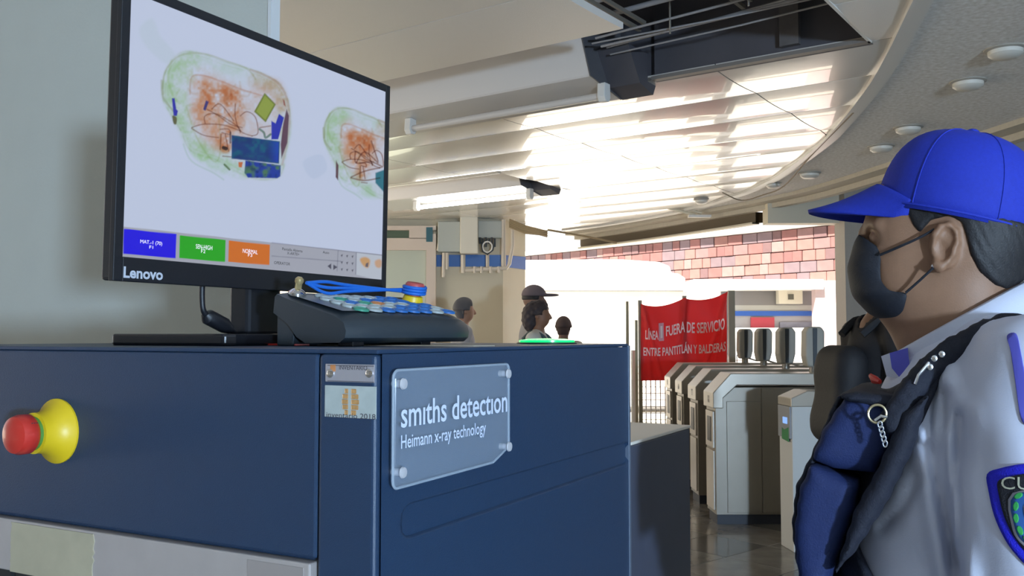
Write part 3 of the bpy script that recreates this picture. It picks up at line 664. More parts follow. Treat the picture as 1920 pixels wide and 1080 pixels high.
MB().add([deck(.02, .010, .0012), deck(.128, .010, .0012), deck(.115, KW - .010, .0012), deck(.02, KW - .010, .0012)], [(0, 1, 2, 3)]).build('deck', mat('deck_grey', (.10, .12, .13, 1), .35), KO)
kc = {'g': mat('key_grey', (.38, .42, .42, 1), .35), 'b': mat('key_blue', (.03, .14, .42, 1), .35), 'v': mat('key_green', (.06, .30, .20, 1), .35), 'o': m_orange, 'd': m_black}
def key(x, y, c, r=.0095): MB().lathe([(r * 1.15, .001), (r * 1.15, .0035), (r * .9, .0045), (r * .8, .0035), (.001, .0033)], 20, on_deck(x, y)).build('key', kc[c], KO, smooth=True)
lay = ['ggggv', 'gvbgg', 'ggvgb', 'gbogb', 'gbgbb', 'bbgbb', 'bbbbg', 'bbbgb']
for i in range(8):
    for j in range(5):
        if i == 7 and j < 2: continue
        key(.030 + .0225 * j, .050 + .0245 * i if j > 0 else .060 + .0225 * i, lay[i][j])
kq = Vector((.020, .024))
ex, ey = .034, KW - .022
kk = MB().lathe([(.0125, .0), (.0125, .004), (.008, .008), (.005, .0095)], 20, on_deck(kq.x, kq.y)).build('key_switch', m_chrome, KO, smooth=True)
MB().box(-.0015, .0015, -.005, .005, .009, .020, on_deck(kq.x, kq.y)).build('switch_key', mat('brass', (.55, .42, .2, 1), .35, metal=.6), kk, bevel=.0005)
MB().lathe([(.004, .015), (.006, .019), (.006, .023), (.003, .026)], 12, on_deck(kq.x, kq.y)).build('key_bow', MATS['brass'], kk, smooth=True)
eq = on_deck(ex, ey)
e_ = MB().lathe([(.016, 0), (.016, .003), (.0145, .009), (.013, .010)], 28, eq).build('stop_base', m_yellow, KO, smooth=True)
MB().lathe([(.010, .009), (.010, .016), (.0145, .018), (.015, .027), (.013, .030), (.003, .031)], 28, eq).build('stop_button', mat('faded_red', (.45, .07, .07, 1), .4), e_, smooth=True)
CB = empty('blue_cord', (KR.x, KR.y, TOPZ), KA); tag(CB, 'braided blue cord looped from the brass key to the red stop button', 'cord')
for k in range(3):
    a = on_deck(kq.x, kq.y) @ Vector((.012, .003, .020)); b = eq @ Vector((-.014, -.004, .013 + .002 * k))
    mid = a.lerp(b, .4) + Vector((0, .001 * k, .002 - .005 * k))
    MB().tube(curve_pts([a, a.lerp(mid, .45) + Vector((0, 0, .003 - .006 * k)), mid, b], 8), .0024, 8).build('strand', m_blue, CB, smooth=True)
MB().tube([eq @ Vector((.0168 * math.cos(t), .0168 * math.sin(t), .0105 + .0007 * t)) for t in np.linspace(PI, PI * 7, 60)], .0026, 8).build('coil', m_blue, CB, smooth=True)
# red card under the panel, green beacon
rc_ = MB().prism([(-.35, .205), (-.275, .185), (-.262, .20), (-.345, .228)], 0, .0025, 'z').build('red_card', m_red, None, bevel=.0005, loc=(CX, CY, TOPZ + .0002), rot=(0, 0, MA))
tag(rc_, 'thin red plastic card lying on the scanner beside the monitor base', 'card')
gl = empty('green_lamp', m2w(-.1, .60, TOPZ), MA); tag(gl, 'flat round glowing green indicator lamp on top of the scanner', 'lamp')
MB().lathe([(.050, 0), (.050, .002), (.047, .003)], 32).build('lamp_base', m_dark, gl, smooth=True)
MB().lathe([(.046, .003), (.046, .006), (.030, .0085), (.004, .009)], 32).build('lens', mat('green_lens', (.02, .6, .12, 1), .2, emit=(.0, .9, .16, 1), estr=.9), gl, smooth=True)
pp = MB().box(-.30, -.02, .225, .28, 0, .0012).build('paper_strip', mat('paper', (.6, .55, .45, 1), .7), None, loc=(CX, CY, TOPZ + .0001), rot=(0, 0, MA)); tag(pp, 'pale paper strip lying under the edge of the operator keypad', 'paper')
# ------------------------------------------------------------------ ceiling fittings
def fixture(dx, dy, lit, label):
    fx = empty('fluorescent_light', c2w(-2.6 + dx, 4.53 + dy, 0), CA); tag(fx, label, 'ceiling light', 'ceiling light troughs')
    L = 2.0
    def pr(name, pts, m, x0=-L, x1=0.0):
        MB().prism([(y - 4.53, z) for y, z in pts], x0, x1, 'x').build(name, m, fx)
    gloss = mat('trough_white', (.62, .60, .58, 1), .22, metal=.2)
    pr('trough_side', [(4.20, .40), (4.39, .005), (4.40, -.005), (4.21, .41)], mat('trough_grey', (.68, .65, .63, 1), .5))
    pr('reflector', [(4.395, 0), (4.745, -.062), (4.755, -.058), (4.40, .012)], gloss)
    pr('trough_lip', [(4.745, -.062), (4.80, .05), (4.79, .06), (4.74, -.05)], gloss)
    pr('end_bracket', [(4.46, .16), (4.60, -.03), (4.76, -.065), (4.83, .06), (4.83, .16)], m_void2, .0, .20)
    pr('end_plate', [(4.20, .40), (4.39, -.004), (4.745, -.066), (4.80, .05), (4.80, .40)], mat('end_plate', (.10, .10, .11, 1), .5), -.006, .002)
    tm_ = mat('lit_tube', (.9, .9, .9, 1), .3, emit=(1, .99, .93, 1), estr=9) if lit else mat('dead_tube', (.66, .62, .58, 1), .25)
    MB().tube([(-1.44, 0, -.088), (-.02, 0, -.088)], .021, 16).build('tube', tm_, fx, smooth=True)
    for x in (-.02, -1.49):
        MB().prism([(-.03, -.02), (.03, -.02), (.035, -.10), (.018, -.125), (-.018, -.125), (-.035, -.10)], x, x + .05, 'x').build('socket', m_white, fx, bevel=.004)
    MB().lathe([(.012, -.03), (.018, -.026), (.018, -.02)], 14, Matrix.Translation((.03, 0, -.085)) @ Matrix.Rotation(PI / 2, 4, 'Y')).build('socket_ring', m_void2, fx)
    return fx
fixture(0, 0, False, 'unlit fluorescent trough light beside the dark ceiling opening')
fixture(-2.48, 2.87, True, 'glowing fluorescent tube light in the ceiling further away')
for (x, y) in ((757, 232), (752, 392)):
    p = onz(x, y, CH - .02); d = MB().lathe([(.15, .02), (.15, .0), (.12, -.012), (.002, -.014)], 28).build('ceiling_disc', m_white, None, smooth=True, loc=(p.x, p.y, CH - .005))
    tag(d, 'round white disc on the ceiling left of the ' + ('unlit' if y < 300 else 'glowing') + ' tube light', 'ceiling disc')
nm = ['closest to the picture edge', 'second from the picture edge', 'just left of the top of the blue cap', 'in front of the cap, fourth along the curve', 'farthest of the large ones, near the cap visor']
for k, (x, y) in enumerate(((1885, 98), (1815, 158), (1703, 243), (1652, 278), (1518, 328), (1450, 347), (1315, 377))):
    p = onz(x, y, CH - .03); dl_ = empty('recessed_light', (p.x, p.y, CH - .012)); s = 1 if k < 5 else .8
    tag(dl_, 'round recessed ceiling light ' + (nm[k] if k < 5 else ('with a dangling wire beside it' if k == 5 else 'at the far narrow end of the plaster')), 'ceiling light', 'recessed lights in the plaster ceiling')
    MB().lathe([(.098 * s, .01), (.098 * s, -.006), (.080 * s, -.012)], 28).build('rim', mat('light_rim', (.40, .37, .32, 1), .6), dl_, smooth=True)
    MB().lathe([(.082 * s, -.008), (.080 * s, -.030), (.060 * s, -.046), (.003, -.050)], 28).build('lens', mat('light_lens', (.72, .69, .62, 1), .35), dl_, smooth=True)
p = [onz(x, y, CH - .06) for x, y in ((1355, 367), (1390, 372), (1430, 362), (1470, 345), (1520, 300), (1600, 220))]
wr_ = MB().tube(curve_pts([Vector((q.x, q.y, CH - .03 - .05 * (k in (1, 2, 3)))) for k, q in enumerate(p)], 5), .006, 6).build('loose_wire', mat('tan_wire', (.25, .2, .14, 1), .7), None, smooth=True); tag(wr_, 'thin loose wire dangling along the curved white ceiling trim', 'wire')
tl_ = empty('strip_light', at(1310, 405, 10.6)); tag(tl_, 'twin tube batten light under the far plaster edge', 'ceiling light')
for k in range(2): MB().tube([(-.36 - .08 * k, .0, .14 - .02 * k), (.02 - .08 * k, -.1, .02 - .02 * k)], .018, 8).build('tube', m_cream, tl_, smooth=True)
MB().box(-.14, .12, -.13, -.06, -.03, 0).build('end_cap', m_white, tl_, bevel=.005)

# ------------------------------------------------------------------ far wall with services
FW = 11.46
def fx_(px, Y=FW): return (px - 960) / F * Y
def fz_(py, Y=FW): return at(960, py, Y).z
wb = empty('wall_far'); tag(wb, kind='structure')
wb.name = 'wall_right'
m_fc = mat('far_cream', (.55, .50, .38, 1), .6, noise=.06, nscale=3); m_fl = mat('far_cream_sunny', (.70, .62, .46, 1), .6)
m_band = mat('blue_band', (.03, .14, .46, 1), .4)
xL, xC, xE = fx_(815), fx_(943), fx_(985, 12.0)
MB().add([(xL, FW, 0), (xC, FW, 0), (xC, FW, CH + .5), (xL, FW, CH + .5)], [(0, 1, 2, 3)]).add([(xC, FW, 0), (xE, 12.0, 0), (xE, 12.0, CH + .5), (xC, FW, CH + .5)], [(0, 1, 2, 3)]).add([(xE, 12.0, 0), (xE, 13.2, 0), (xE, 13.2, CH + .5), (xE, 12., CH + .5)], [(0, 1, 2, 3)]).build('wall_face', m_fc, wb)
za, zb2 = fz_(500), fz_(478)
MB().add([(xL, FW - .006, za), (xC, FW - .006, za), (xC, FW - .006, zb2), (xL, FW - .006, zb2)], [(0, 1, 2, 3)]).add([(xC, FW - .006, za), (xE + .006, 11.99, za), (xE + .006, 11.99, zb2 + .02), (xC, FW - .006, zb2)], [(0, 1, 2, 3)]).build('blue_band', m_band, wb)
MB().box(xL - 7, xL, FW + .05, FW + .2, 0, CH + .5).build('wall_face', m_fc, wb)
def fbox(name, px0, py0, px1, py1, m, parent=None, d0=0, d1=.06, bevel=0, Y=FW):
    return MB().box(fx_(px0, Y), fx_(px1, Y), Y - d1, Y - d0, fz_(py1, Y), fz_(py0, Y)).build(name, m, parent, bevel=bevel)
dr = empty('door_1'); tag(dr, kind='structure')
m_fr = mat('pale_frame', (.62, .52, .44, 1), .5)
fbox('frame', 800, 440, 818, 720, m_fr, dr, 0, .10); fbox('frame', 640, 448, 800, 470, m_fr, dr, 0, .10); fbox('transom_bar', 640, 425, 818, 433, m_fr, dr, 0, .1); fbox('frame', 768, 433, 800, 449, m_fr, dr, 0, .1)
fbox('pane', 640, 470, 800, 720, mat('pale_glass', (.50, .54, .46, 1), .15), dr, -.02, .03); fbox('pane', 640, 433, 768, 448, mat('green_glass', (.12, .17, .12, 1), .1), dr, -.02, .03); fbox('pane', 800, 428, 812, 455, mat('teal_glass', (.05, .14, .18, 1), .1), dr, -.02, .11)
bx = tag(empty('switch_box', (fx_(870), FW, 0)), 'large pale grey switch cabinet high on the far wall', 'electrical box')
def rel(o, par): o.parent = par; o.location = o.location - par.location; return o
rel(fbox('cabinet', 822, 418, 866, 474, mat('box_grey', (.42, .44, .40, 1), .5), None, 0, .16, .01), bx)
pl = fbox('wall_duct', 864, 396, 897, 478, mat('duct_cream', (.66, .62, .52, 1), .5), None, 0, .22, .01); tag(pl, 'boxed cream duct coming down from the far ceiling', 'duct')
b2 = fbox('meter_box', 897, 416, 941, 448, MATS['box_grey'], None, 0, .12, .008); tag(b2, 'grey meter box right of the cream duct on the far wall', 'electrical box')
m_pipe = mat('pale_pipe', (.62, .55, .46, 1), .45)
pb = empty('pipe_run', (fx_(900), FW - .08, 0)); tag(pb, 'pale conduits and horizontal pipe below the far blue band', 'pipes')
def pr_(pts, r, name='pipe', par=pb, m=m_pipe):
    P = [Vector((fx_(x, FW - .1), FW - .1 - o_, fz_(y, FW - .1))) - par.location for x, y, o_ in pts]; return MB().tube(P, r, 8).build(name, m, par, smooth=True)
pr_([(832, 474, 0), (831, 520, 0)], .022); pr_([(838, 474, 0), (838, 505, 0)], .022); pr_([(868, 478, 0), (868, 512, 0)], .03); pr_([(914, 478, 0), (914, 505, 0)], .022)
pr_([(872, 507, .02), (895, 506, .02), (950, 503, .02), (955, 495, .02), (961, 460, .02), (961, 412, .02)], .024); pr_([(944, 412, 0), (944, 500, 0)], .03); pr_([(826, 430, 0), (820, 470, 0)], .015)
for x in (890, 903, 920, 935): pr_([(x, 500, .03), (x, 512, .03)], .018, 'clamp')
vb = empty('valve_cluster', (fx_(915), FW - .2, 0)); tag(vb, 'tangle of dark valves and gauges on the far wall above the pipe', 'valves')
for k in range(6): pr_([(900 + 5.5 * k, 446 + 2 * (k % 2), .06), (900 + 5.5 * k, 458 + 3 * (k % 3), .06)], .014, 'valve', vb, m_dark)
ring_ = [(914 + 9 * math.cos(t), 464 + 10 * math.sin(t), .07) for t in np.linspace(0, 2 * PI, 17)]; pr_(ring_, .010, 'hose', vb, m_white)
pr_([(903, 455, .07), (905, 472, .07), (914, 478, .07), (924, 470, .07), (928, 452, .07)], .010, 'hose', vb, m_dark)
cbl = empty('cable_bundle', (fx_(990), FW, 0)); tag(cbl, 'bundle of brown cables hanging below the far ceiling edge', 'cables')
for k in range(5): pr_([(955, 416 + 3 * k, .2), (985, 428 + 3 * k, .2), (1010, 436 + 2 * k, .3), (1025, 440 + 2 * k - 3 * (k % 2), .3)], .014, 'cable', cbl, mat('brown_cable', (.30, .22, .12, 1), .7))
pr_([(1025, 436, .3), (1090, 447, .3), (1152, 460, .3)], .012, 'cable', cbl, MATS['brown_cable'])

# ------------------------------------------------------------------ turnstiles
def turnstile(x, y, label, rz=0.0):
    t = empty('turnstile', (x, y, 0), rz); tag(t, label, 'turnstile', 'row of metro turnstiles')
    Lh, D, H = 1.35, .30, 1.075
    side = [(.02, .07), (Lh, .07), (Lh, H - .10), (.16, H - .10), (.06, H - .19), (.02, H - .22)]
    MB().prism([(a, z) for a, z in side], .012, D - .012, 'y').build('body', m_tsteel, t, bevel=.003)
    lid = [(0, H - .25), (0, H - .14), (.13, H), (Lh + .02, H), (Lh + .02, H - .085), (.175, H - .085), (.075, H - .175), (.075, H - .25)]
    MB().prism([(a, z) for a, z in lid], 0, D, 'y').build('lid', mat('lid_steel', (.45, .41, .35, 1), .33, metal=.4), t, bevel=.006)
    MB().box(.03, Lh - .02, .03, D - .03, 0, .07).build('plinth', mat('plinth_dark', (.03, .035, .05, 1), .5), t)
    for (a, b) in ((.10, .345), (.353, .80), (.808, Lh - .02)): MB().box(a, b, .004, .012, .085, H - .20 if a < .3 else H - .11).build('side_panel', m_tsteel, t, bevel=.002)
    MB().box(.008, .02, .04, D - .04, .10, .52).build('end_panel', mat('end_steel', (.52, .47, .40, 1), .35, metal=.3), t, bevel=.002)
    MB().box(.006, .02, .04, D - .04, .54, .80).build('end_panel', MATS['end_steel'], t, bevel=.002)
    MB().box(.002, .02, .09, D - .10, .58, .76).build('ticket_slot', m_black, t, bevel=.004)
    MB().box(.0, .02, .10, .17, H - .22, H - .16).build('card_reader', m_dark, t, bevel=.004)
    # upright padded barrier paddle
    px = .78
    ps = [(px - .06, H + .04), (px - .075, H + .12), (px - .07, H + .30), (px - .045, H + .335), (px + .045, H + .335), (px + .07, H + .30), (px + .065, H + .12), (px + .045, H + .04)]
    pd = MB().prism(ps, D / 2 - .06, D / 2 + .06, 'y').build('paddle', mat('paddle_grey', (.38, .36, .31, 1), .5), t, bevel=.016, seg=3)
    MB().prism([(px - .022, H + .05), (px - .022, H + .325), (px + .012, H + .325), (px + .006, H + .05)], D / 2 - .064, D / 2 - .05, 'y').build('paddle_pad', m_dark, pd, bevel=.003)
    MB().tube([(px, D / 2, H - .01), (px + .0, D / 2, H + .05)], .03, 10).build('paddle_post', m_tsteel, t, smooth=True)
    MB().tube([(px + .02, D / 2 - .05, H + .045), (px + .10, D / 2 - .05, H + .02), (px + .16, D / 2 - .05, H + .02)], .008, 8).build('release_arm', m_chrome, t, smooth=True)
s = 1.08
for k, (lb) in enumerate(('steel turnstile closest to the camera, in front of the row', 'steel turnstile second from the camera in the row', 'steel turnstile third from the camera in the row', 'steel turnstile at the far end of the row beside the red banner')):
    turnstile(1.33 * s + .035 * k, 6.14 * s + .80 * k, lb, .02)
gt = empty('gate_post', at(1490, 1035, 5.80) * 1.0); gt.location = (1.75, 5.80, 0); tag(gt, 'narrow white gate cabinet with green sticker beside the person in black', 'gate')
MB().prism([(0, 0), (.55, .0), (.55, .93), (0, .93)], 0, .22, 'y').build('body', mat('gate_white', (.62, .62, .60, 1), .4), gt, bevel=.006)
MB().prism([(-.006, .90), (.56, .90), (.56, .985), (.10, 1.0), (-.006, .955)], -.006, .226, 'y').build('lid', MATS['lid_steel'], gt, bevel=.006)
MB().box(-.012, .002, .01, .21, .70, .90).build('display_panel', mat('gate_grey', (.30, .31, .33, 1), .35), gt, bevel=.003)
MB().box(-.015, -.01, .05, .12, .79, .83).build('display', mat('gate_screen', (.1, .2, .5, 1), .3, emit=(.25, .45, .9, 1), estr=.6), gt)
MB().add([(-.014, .03, .68), (-.014, .14, .69), (-.014, .14, .76), (-.014, .10, .75), (-.014, .03, .77), (-.010, .03, .68), (-.010, .14, .69), (-.010, .14, .76), (-.010, .10, .75), (-.010, .03, .77)], [(0, 1, 2, 3, 4), (9, 8, 7, 6, 5), (0, 5, 6, 1), (1, 6, 7, 2), (2, 7, 8, 3), (3, 8, 9, 4), (4, 9, 5, 0)]).build('green_sticker', mat('green_sticker', (.02, .22, .06, 1), .5), gt)
gt.rotation_euler.z = .08

# ------------------------------------------------------------------ banner, fence, street
BY = 10.2
ban = empty('banner', at(1280, 700, BY)); tag(ban, 'creased red banner with white lettering tied between two posts', 'banner')
quad = {(0, 0): (1203, 712), (1, 0): (1362, 698), (0, 1): (1202, 570), (1, 1): (1363, 548)}
def bpt(u, v, lift=0):
    sagp = 9 * (abs(math.sin(u * PI * 2)) ** .8) * v
    x = (1 - u) * (1 - v) * 1202 + u * (1 - v) * 1362 + (1 - u) * v * 1201 + u * v * 1363
    y = (1 - u) * (1 - v) * 714 + u * (1 - v) * 712 + (1 - u) * v * 570 + u * v * 547 + sagp
    dep = 0
    for (a, b, c, d_, am) in ((.02, 1, .25, 0, .035), (.05, .9, .12, 0, .02), (1, 1, .70, 0, .045), (.97, .9, .85, 0, .03), (.52, 1, .50, .6, .03), (.5, 1, .45, .5, .02), (0, .8, .4, .2, .015)):
        ab = (c - a, d_ - b); h = min(1, max(0, ((u - a) * ab[0] + (v - b) * ab[1]) / (ab[0] ** 2 + ab[1] ** 2))); dd = math.hypot(u - a - ab[0] * h, v - b - ab[1] * h)
        dep += am * (1 - .5 * h) * math.exp(-(dd / .022) ** 2)
    p_ = at(x, y, BY) + Vector((0, -dep - lift + .02 * math.sin(u * 9 + v * 5), 0)); return p_ - ban.location
NU, NV = 70, 50
vs = [bpt(i / NU, j / NV) for i in range(NU + 1) for j in range(NV + 1)]
fs = [(i * (NV + 1) + j, (i + 1) * (NV + 1) + j, (i + 1) * (NV + 1) + j + 1, i * (NV + 1) + j + 1) for i in range(NU) for j in range(NV)]
m_bn = mat('banner_red', (.62, .05, .05, 1), .55); nt = m_bn.node_tree; tb_ = nt.nodes.new('ShaderNodeBsdfTranslucent'); tb_.inputs[0].default_value = (.85, .10, .10, 1)
mxs = nt.nodes.new('ShaderNodeMixShader'); mxs.inputs[0].default_value = .5; nt.links.new(nt.nodes['Principled BSDF'].outputs[0], mxs.inputs[1]); nt.links.new(tb_.outputs[0], mxs.inputs[2]); nt.links.new(mxs.outputs[0], nt.nodes['Material Output'].inputs[0])
bo = link('cloth', mesh(vs, fs, True), m_bn, ban); bo.modifiers.new('s', 'SOLIDIFY').thickness = .004
m_bt2 = mat('banner_white', (.88, .70, .70, 1), .6)
def btext(body, u0, u1, v0, v1, sk=.0):
    tm = text_mesh(body, w=1, h=1, bold=.02)
    bm = bmesh.new(); bm.from_mesh(tm); bmesh.ops.triangulate(bm, faces=bm.faces); bmesh.ops.subdivide_edges(bm, edges=[e for e in bm.edges if e.calc_length() > .04], cuts=2, use_grid_fill=False); bm.to_mesh(tm); bm.free()
    for v in tm.vertices: u = u0 + (u1 - u0) * v.co.x; v.co = bpt(u, v0 + (v1 - v0) * v.co.y + sk * v.co.x, .012)
    tm.update(); link('banner_lettering', tm, m_bt2, ban)
btext('L\u00cdNEA', .05, .20, .55, .70); btext('FUERA DE SERVICIO', .29, .97, .585, .72, .0); btext('ENTRE PANTITL\u00c1N Y BALDERAS', .03, .985, .33, .47)
vs = [bpt(u, v, .010) for u, v in ((.205, .53), (.265, .53), (.265, .77), (.205, .77))]; link('line_badge', mesh(vs, [(0, 1, 2, 3)]), mat('badge_pink', (.75, .35, .42, 1), .6), ban)
btext('1', .225, .25, .57, .73)
m_post = mat('banner_post', (.30, .28, .20, 1), .6)
for x, y0 in ((1200, 563), (1371, 545), (1283, 555)):
    a = at(x, y0, BY + .05) - ban.location; MB().box(a.x - (.02 if x != 1371 else .035), a.x + (.02 if x != 1371 else .035), .03, .08, -ban.location.z, a.z).build('post', m_post, ban)
fe = empty('barrier_fence', (at(1215, 700, 10.6).x, 10.6, 0)); tag(fe, 'sunlit white mesh barrier fence standing under the red banner', 'fence')
zt2 = at(1200, 665, 10.6).z
for k in range(22): MB().box(-.14 + .055 * k, -.128 + .055 * k, 0, .012, .05, zt2).build('vertical_wire', m_white, fe)
for k in range(14): MB().box(-.15, 1.1, -.008, 0, .08 + .075 * k, .088 + .075 * k).build('horizontal_wire', m_white, fe)
for x in (-.17, 1.1): MB().tube([(x, 0, 0), (x, 0, zt2 + .05)], .025, 10).build('post', m_white, fe, smooth=True)
for x, y0, y1, h in ((1176, 565, 780, 0), (1193, 600, 780, 1)):
    a = at(x, y0, 9.6); o = MB().tube([(0, 0, 0), (0, 0, a.z)], .016, 8).build('barrier_pole', mat('pole_tan', (.42, .36, .24, 1), .5), None, smooth=True, loc=(a.x, 9.6, 0)); tag(o, ('taller' if not h else 'shorter') + ' slim metal barrier pole left of the red banner', 'pole')
# street side: white kiosk, canopy, stone clad wall
m_ext = mat('sunlit_white', (.82, .80, .78, 1), .6)
ks_ = empty('white_kiosk', (at(1130, 600, 17.5).x, 17.5, 0)); tag(ks_, 'white kiosk with a rounded stepped roof in the bright street', 'kiosk')
xk = lambda px: at(px, 600, 17.5).x - ks_.location.x
zk_ = lambda py: at(960, py, 17.5).z
MB().prism([(xk(900), 0), (xk(1296), 0), (xk(1296), zk_(545)), (xk(900), zk_(545))], 0, 1.0, 'y').build('body', m_ext, ks_, bevel=.03)
MB().prism([(xk(900), zk_(545)), (xk(1284), zk_(545)), (xk(1284), zk_(522)), (xk(1272), zk_(514)), (xk(1258), zk_(512)), (xk(1255), zk_(500)), (xk(1235), zk_(492)), (xk(1160), zk_(487)), (xk(900), zk_(489))], -.1, 1.1, 'y').build('roof', m_ext, ks_, bevel=.02)
# stone wall (receding towards the far left)
SA = at(1592, 418, 16.0); dirv = Vector((-1420, 1730, 0)).normalized(); LW = 9.6
ztop_, zbot_ = SA.z, at(1592, 527, 16.0).z
sw = empty('stone_wall', (SA.x, SA.y, 0), math.atan2(dirv.y, dirv.x)); tag(sw, 'band of red and grey stone blocks on the building across the street', 'wall')
MB().box(-1.5, LW, -.35, -.06, zbot_, ztop_).build('backing', mat('mortar', (.20, .13, .13, 1), .9), sw)
scs = [(.19, .085, .082), (.16, .075, .075), (.23, .115, .105), (.19, .11, .11), (.13, .075, .08), (.145, .105, .12), (.24, .145, .14)]
smm = [mat('stone_%s' % 'abcdefg'[i], c + (1,), .85, noise=.25, nscale=6) for i, c in enumerate(scs)]
bms = []
for k in range(14):
    w = (.20, .27, .34)[k % 3]; me = MB().box(0, w - .012, -.07, 0, 0, .188).mesh(bevel=.008, seg=1); me.materials.append(smm[(k * 5 + k // 3) % 7]); bms.append((w, me))
nrow = 5; hrow = (ztop_ - zbot_) / nrow
for r_ in range(nrow):
    x = -1.5 - random.random() * .2
    while x < LW:
        w, me = random.choice(bms); o = link('stone', me, None, sw, (x, random.uniform(-.012, .012) + .0, zbot_ + r_ * hrow)); o.scale = (1, 1, hrow / .2); x += w
MB().box(-1.5, LW, -1.2, .12, ztop_, ztop_ + .10).build('coping', m_ext, sw); MB().box(-1.5, LW, -1.2, .25, zbot_ - .22, zbot_ - .02).build('fascia', m_ext, sw)
# shop under the stone band
shp = empty('shop_front', (at(1450, 600, 15.2).x, 15.2, 0)); tag(shp, 'glass shop front with blue stripe and red poster under the stone band', 'shop front')
xs_ = lambda px: at(px, 600, 15.2).x - shp.location.x
zs2 = lambda py: at(960, py, 15.2).z
def sb(name, px0, py0, px1, py1, m, y0=0, y1=.06, par=None): return MB().box(xs_(px0), xs_(px1), y0, y1, max(0, zs2(py1)), zs2(py0)).build(name, m, par or shp)
sb('back_wall', 1360, 540, 1535, 800, mat('shop_grey', (.30, .31, .33, 1), .5), .3, .4)
sb('soffit', 1290, 527, 1526, 545, m_ext, -.5, .4); sb('ceiling_band', 1372, 545, 1530, 572, mat('shop_soffit', (.26, .26, .27, 1), .6), .1, .3)
sb('window_band', 1375, 572, 1530, 583, mat('band_white', (.5, .52, .5, 1), .4), .1, .3)
sb('blue_stripe', 1375, 583, 1530, 592, mat('stripe_blue', (.04, .14, .55, 1), .4), .08, .3); sb('window', 1375, 592, 1530, 640, mat('window_grey', (.42, .43, .46, 1), .15), .1, .3)
sb('red_poster', 1410, 595, 1454, 640, mat('poster_red', (.50, .06, .09, 1), .5), .06, .1); sb('shop_display', 1464, 604, 1530, 650, mat('display_grey', (.24, .26, .33, 1), .4, noise=.6, nscale=5), .05, .1)
lb_ = sb('light_box', 1458, 545, 1502, 570, mat('lightbox_cream', (.80, .78, .66, 1), .4), -.1, .08); MB().box(xs_(1475), xs_(1485), -.115, -.09, zs2(562), zs2(552)).build('light_box_mark', mat('mark_grey', (.12, .12, .1, 1), .5), lb_)
sb('counter', 1372, 615, 1535, 800, m_ext, -.25, -.1)
pw = MB().box(at(1530, 600, 14.8).x, at(1600, 600, 14.8).x + 2, 14.8, 15.0, 0, at(960, 526, 14.8).z).build('marble_wall', mat('pink_marble', (.60, .48, .50, 1), .4, noise=.2, nscale=3), None); tag(pw, 'pale pink marble wall right of the shop window', 'wall')

# ------------------------------------------------------------------ guard in the foreground
from mathutils.bvhtree import BVHTree
YG = 1.25
HW = at(1790, 440, YG); HD = Vector((HW.x, HW.y, 0)); D0 = HD.length; ED = HD.normalized(); EX = Vector((ED.y, -ED.x, 0)); GS = .90
def G(px, py, Y=YG):
    # picture point on a plane parallel to her profile, in her own frame (x along the profile, y depth)
    r = ray(px, py); r2 = Vector((r.x, r.y, 0)); t = (D0 + Y - YG) / r2.dot(ED)
    return (HW.x + (r2 * t).dot(EX) / GS, Y, CZ + r.z * t)
def poly2(x, z, pts):
    pts = np.array(pts, float); sh = np.broadcast(x, z).shape; d = np.full(sh, 1e9); ins = np.zeros(sh, bool)
    for a, b in zip(pts, np.roll(pts, -1, 0)):
        ab = b - a; h = np.clip(((x - a[0]) * ab[0] + (z - a[1]) * ab[1]) / (ab @ ab + 1e-12), 0, 1)
        d = np.minimum(d, np.hypot(x - a[0] - ab[0] * h, z - a[1] - ab[1] * h))
        c = (a[1] > z) != (b[1] > z); ins = ins ^ (c & (x < (b[0] - a[0]) * (z - a[1]) / (b[1] - a[1] + 1e-12) + a[0]))
    return np.where(ins, -d, d)
def XZ(pts, Y): return [(G(x, y, Y)[0], G(x, y, Y)[2]) for x, y in pts]
def mir(c): return (c[0], 2 * YG - c[1], c[2])
m_skin = mat('guard_skin', (.27, .145, .085, 1), .55, noise=.10, nscale=60, bump=.15, bscale=500)
m_hair = mat('black_hair', (.012, .011, .013, 1), .6, noise=.4, nscale=120, bump=.35, bscale=420)
m_shirt = mat('white_shirt', (.60, .63, .76, 1), .8, noise=.03, nscale=20, bump=.15, bscale=700)
m_capc = mat('blue_cap_cloth', (.007, .026, .40, 1), .75, noise=.15, nscale=200, bump=.4, bscale=900)
m_mask = mat('black_mask_cloth', (.012, .014, .022, 1), .7, bump=.3, bscale=500)
m_vest = mat('navy_vest_cloth', (.010, .012, .024, 1), .8, noise=.2, nscale=90, bump=.5, bscale=400)
m_pouch = mat('blue_pouch_cloth', (.008, .020, .095, 1), .75, noise=.15, nscale=90, bump=.4, bscale=500)
m_violet = mat('violet_trim', (.10, .10, .52, 1), .7)
GB = HD + EX * ((.62 - HW.x) * GS)
GR = empty('person', (GB.x, GB.y, 0), math.atan2(EX.y, EX.x)); GR.scale = (GS, 1, 1); tag(GR, 'security guard in blue cap, black face mask and white shirt watching the monitor', 'person')
def gl_(name, me, m, parent=GR):
    off = Vector((.62, 1.25, 0)); me.transform(Matrix.Translation(-off)); return link(name, me, m, parent)
def gmb(name, mb, m, parent=GR, **k):
    me = mb.mesh(**k); return gl_(name, me, m, parent)
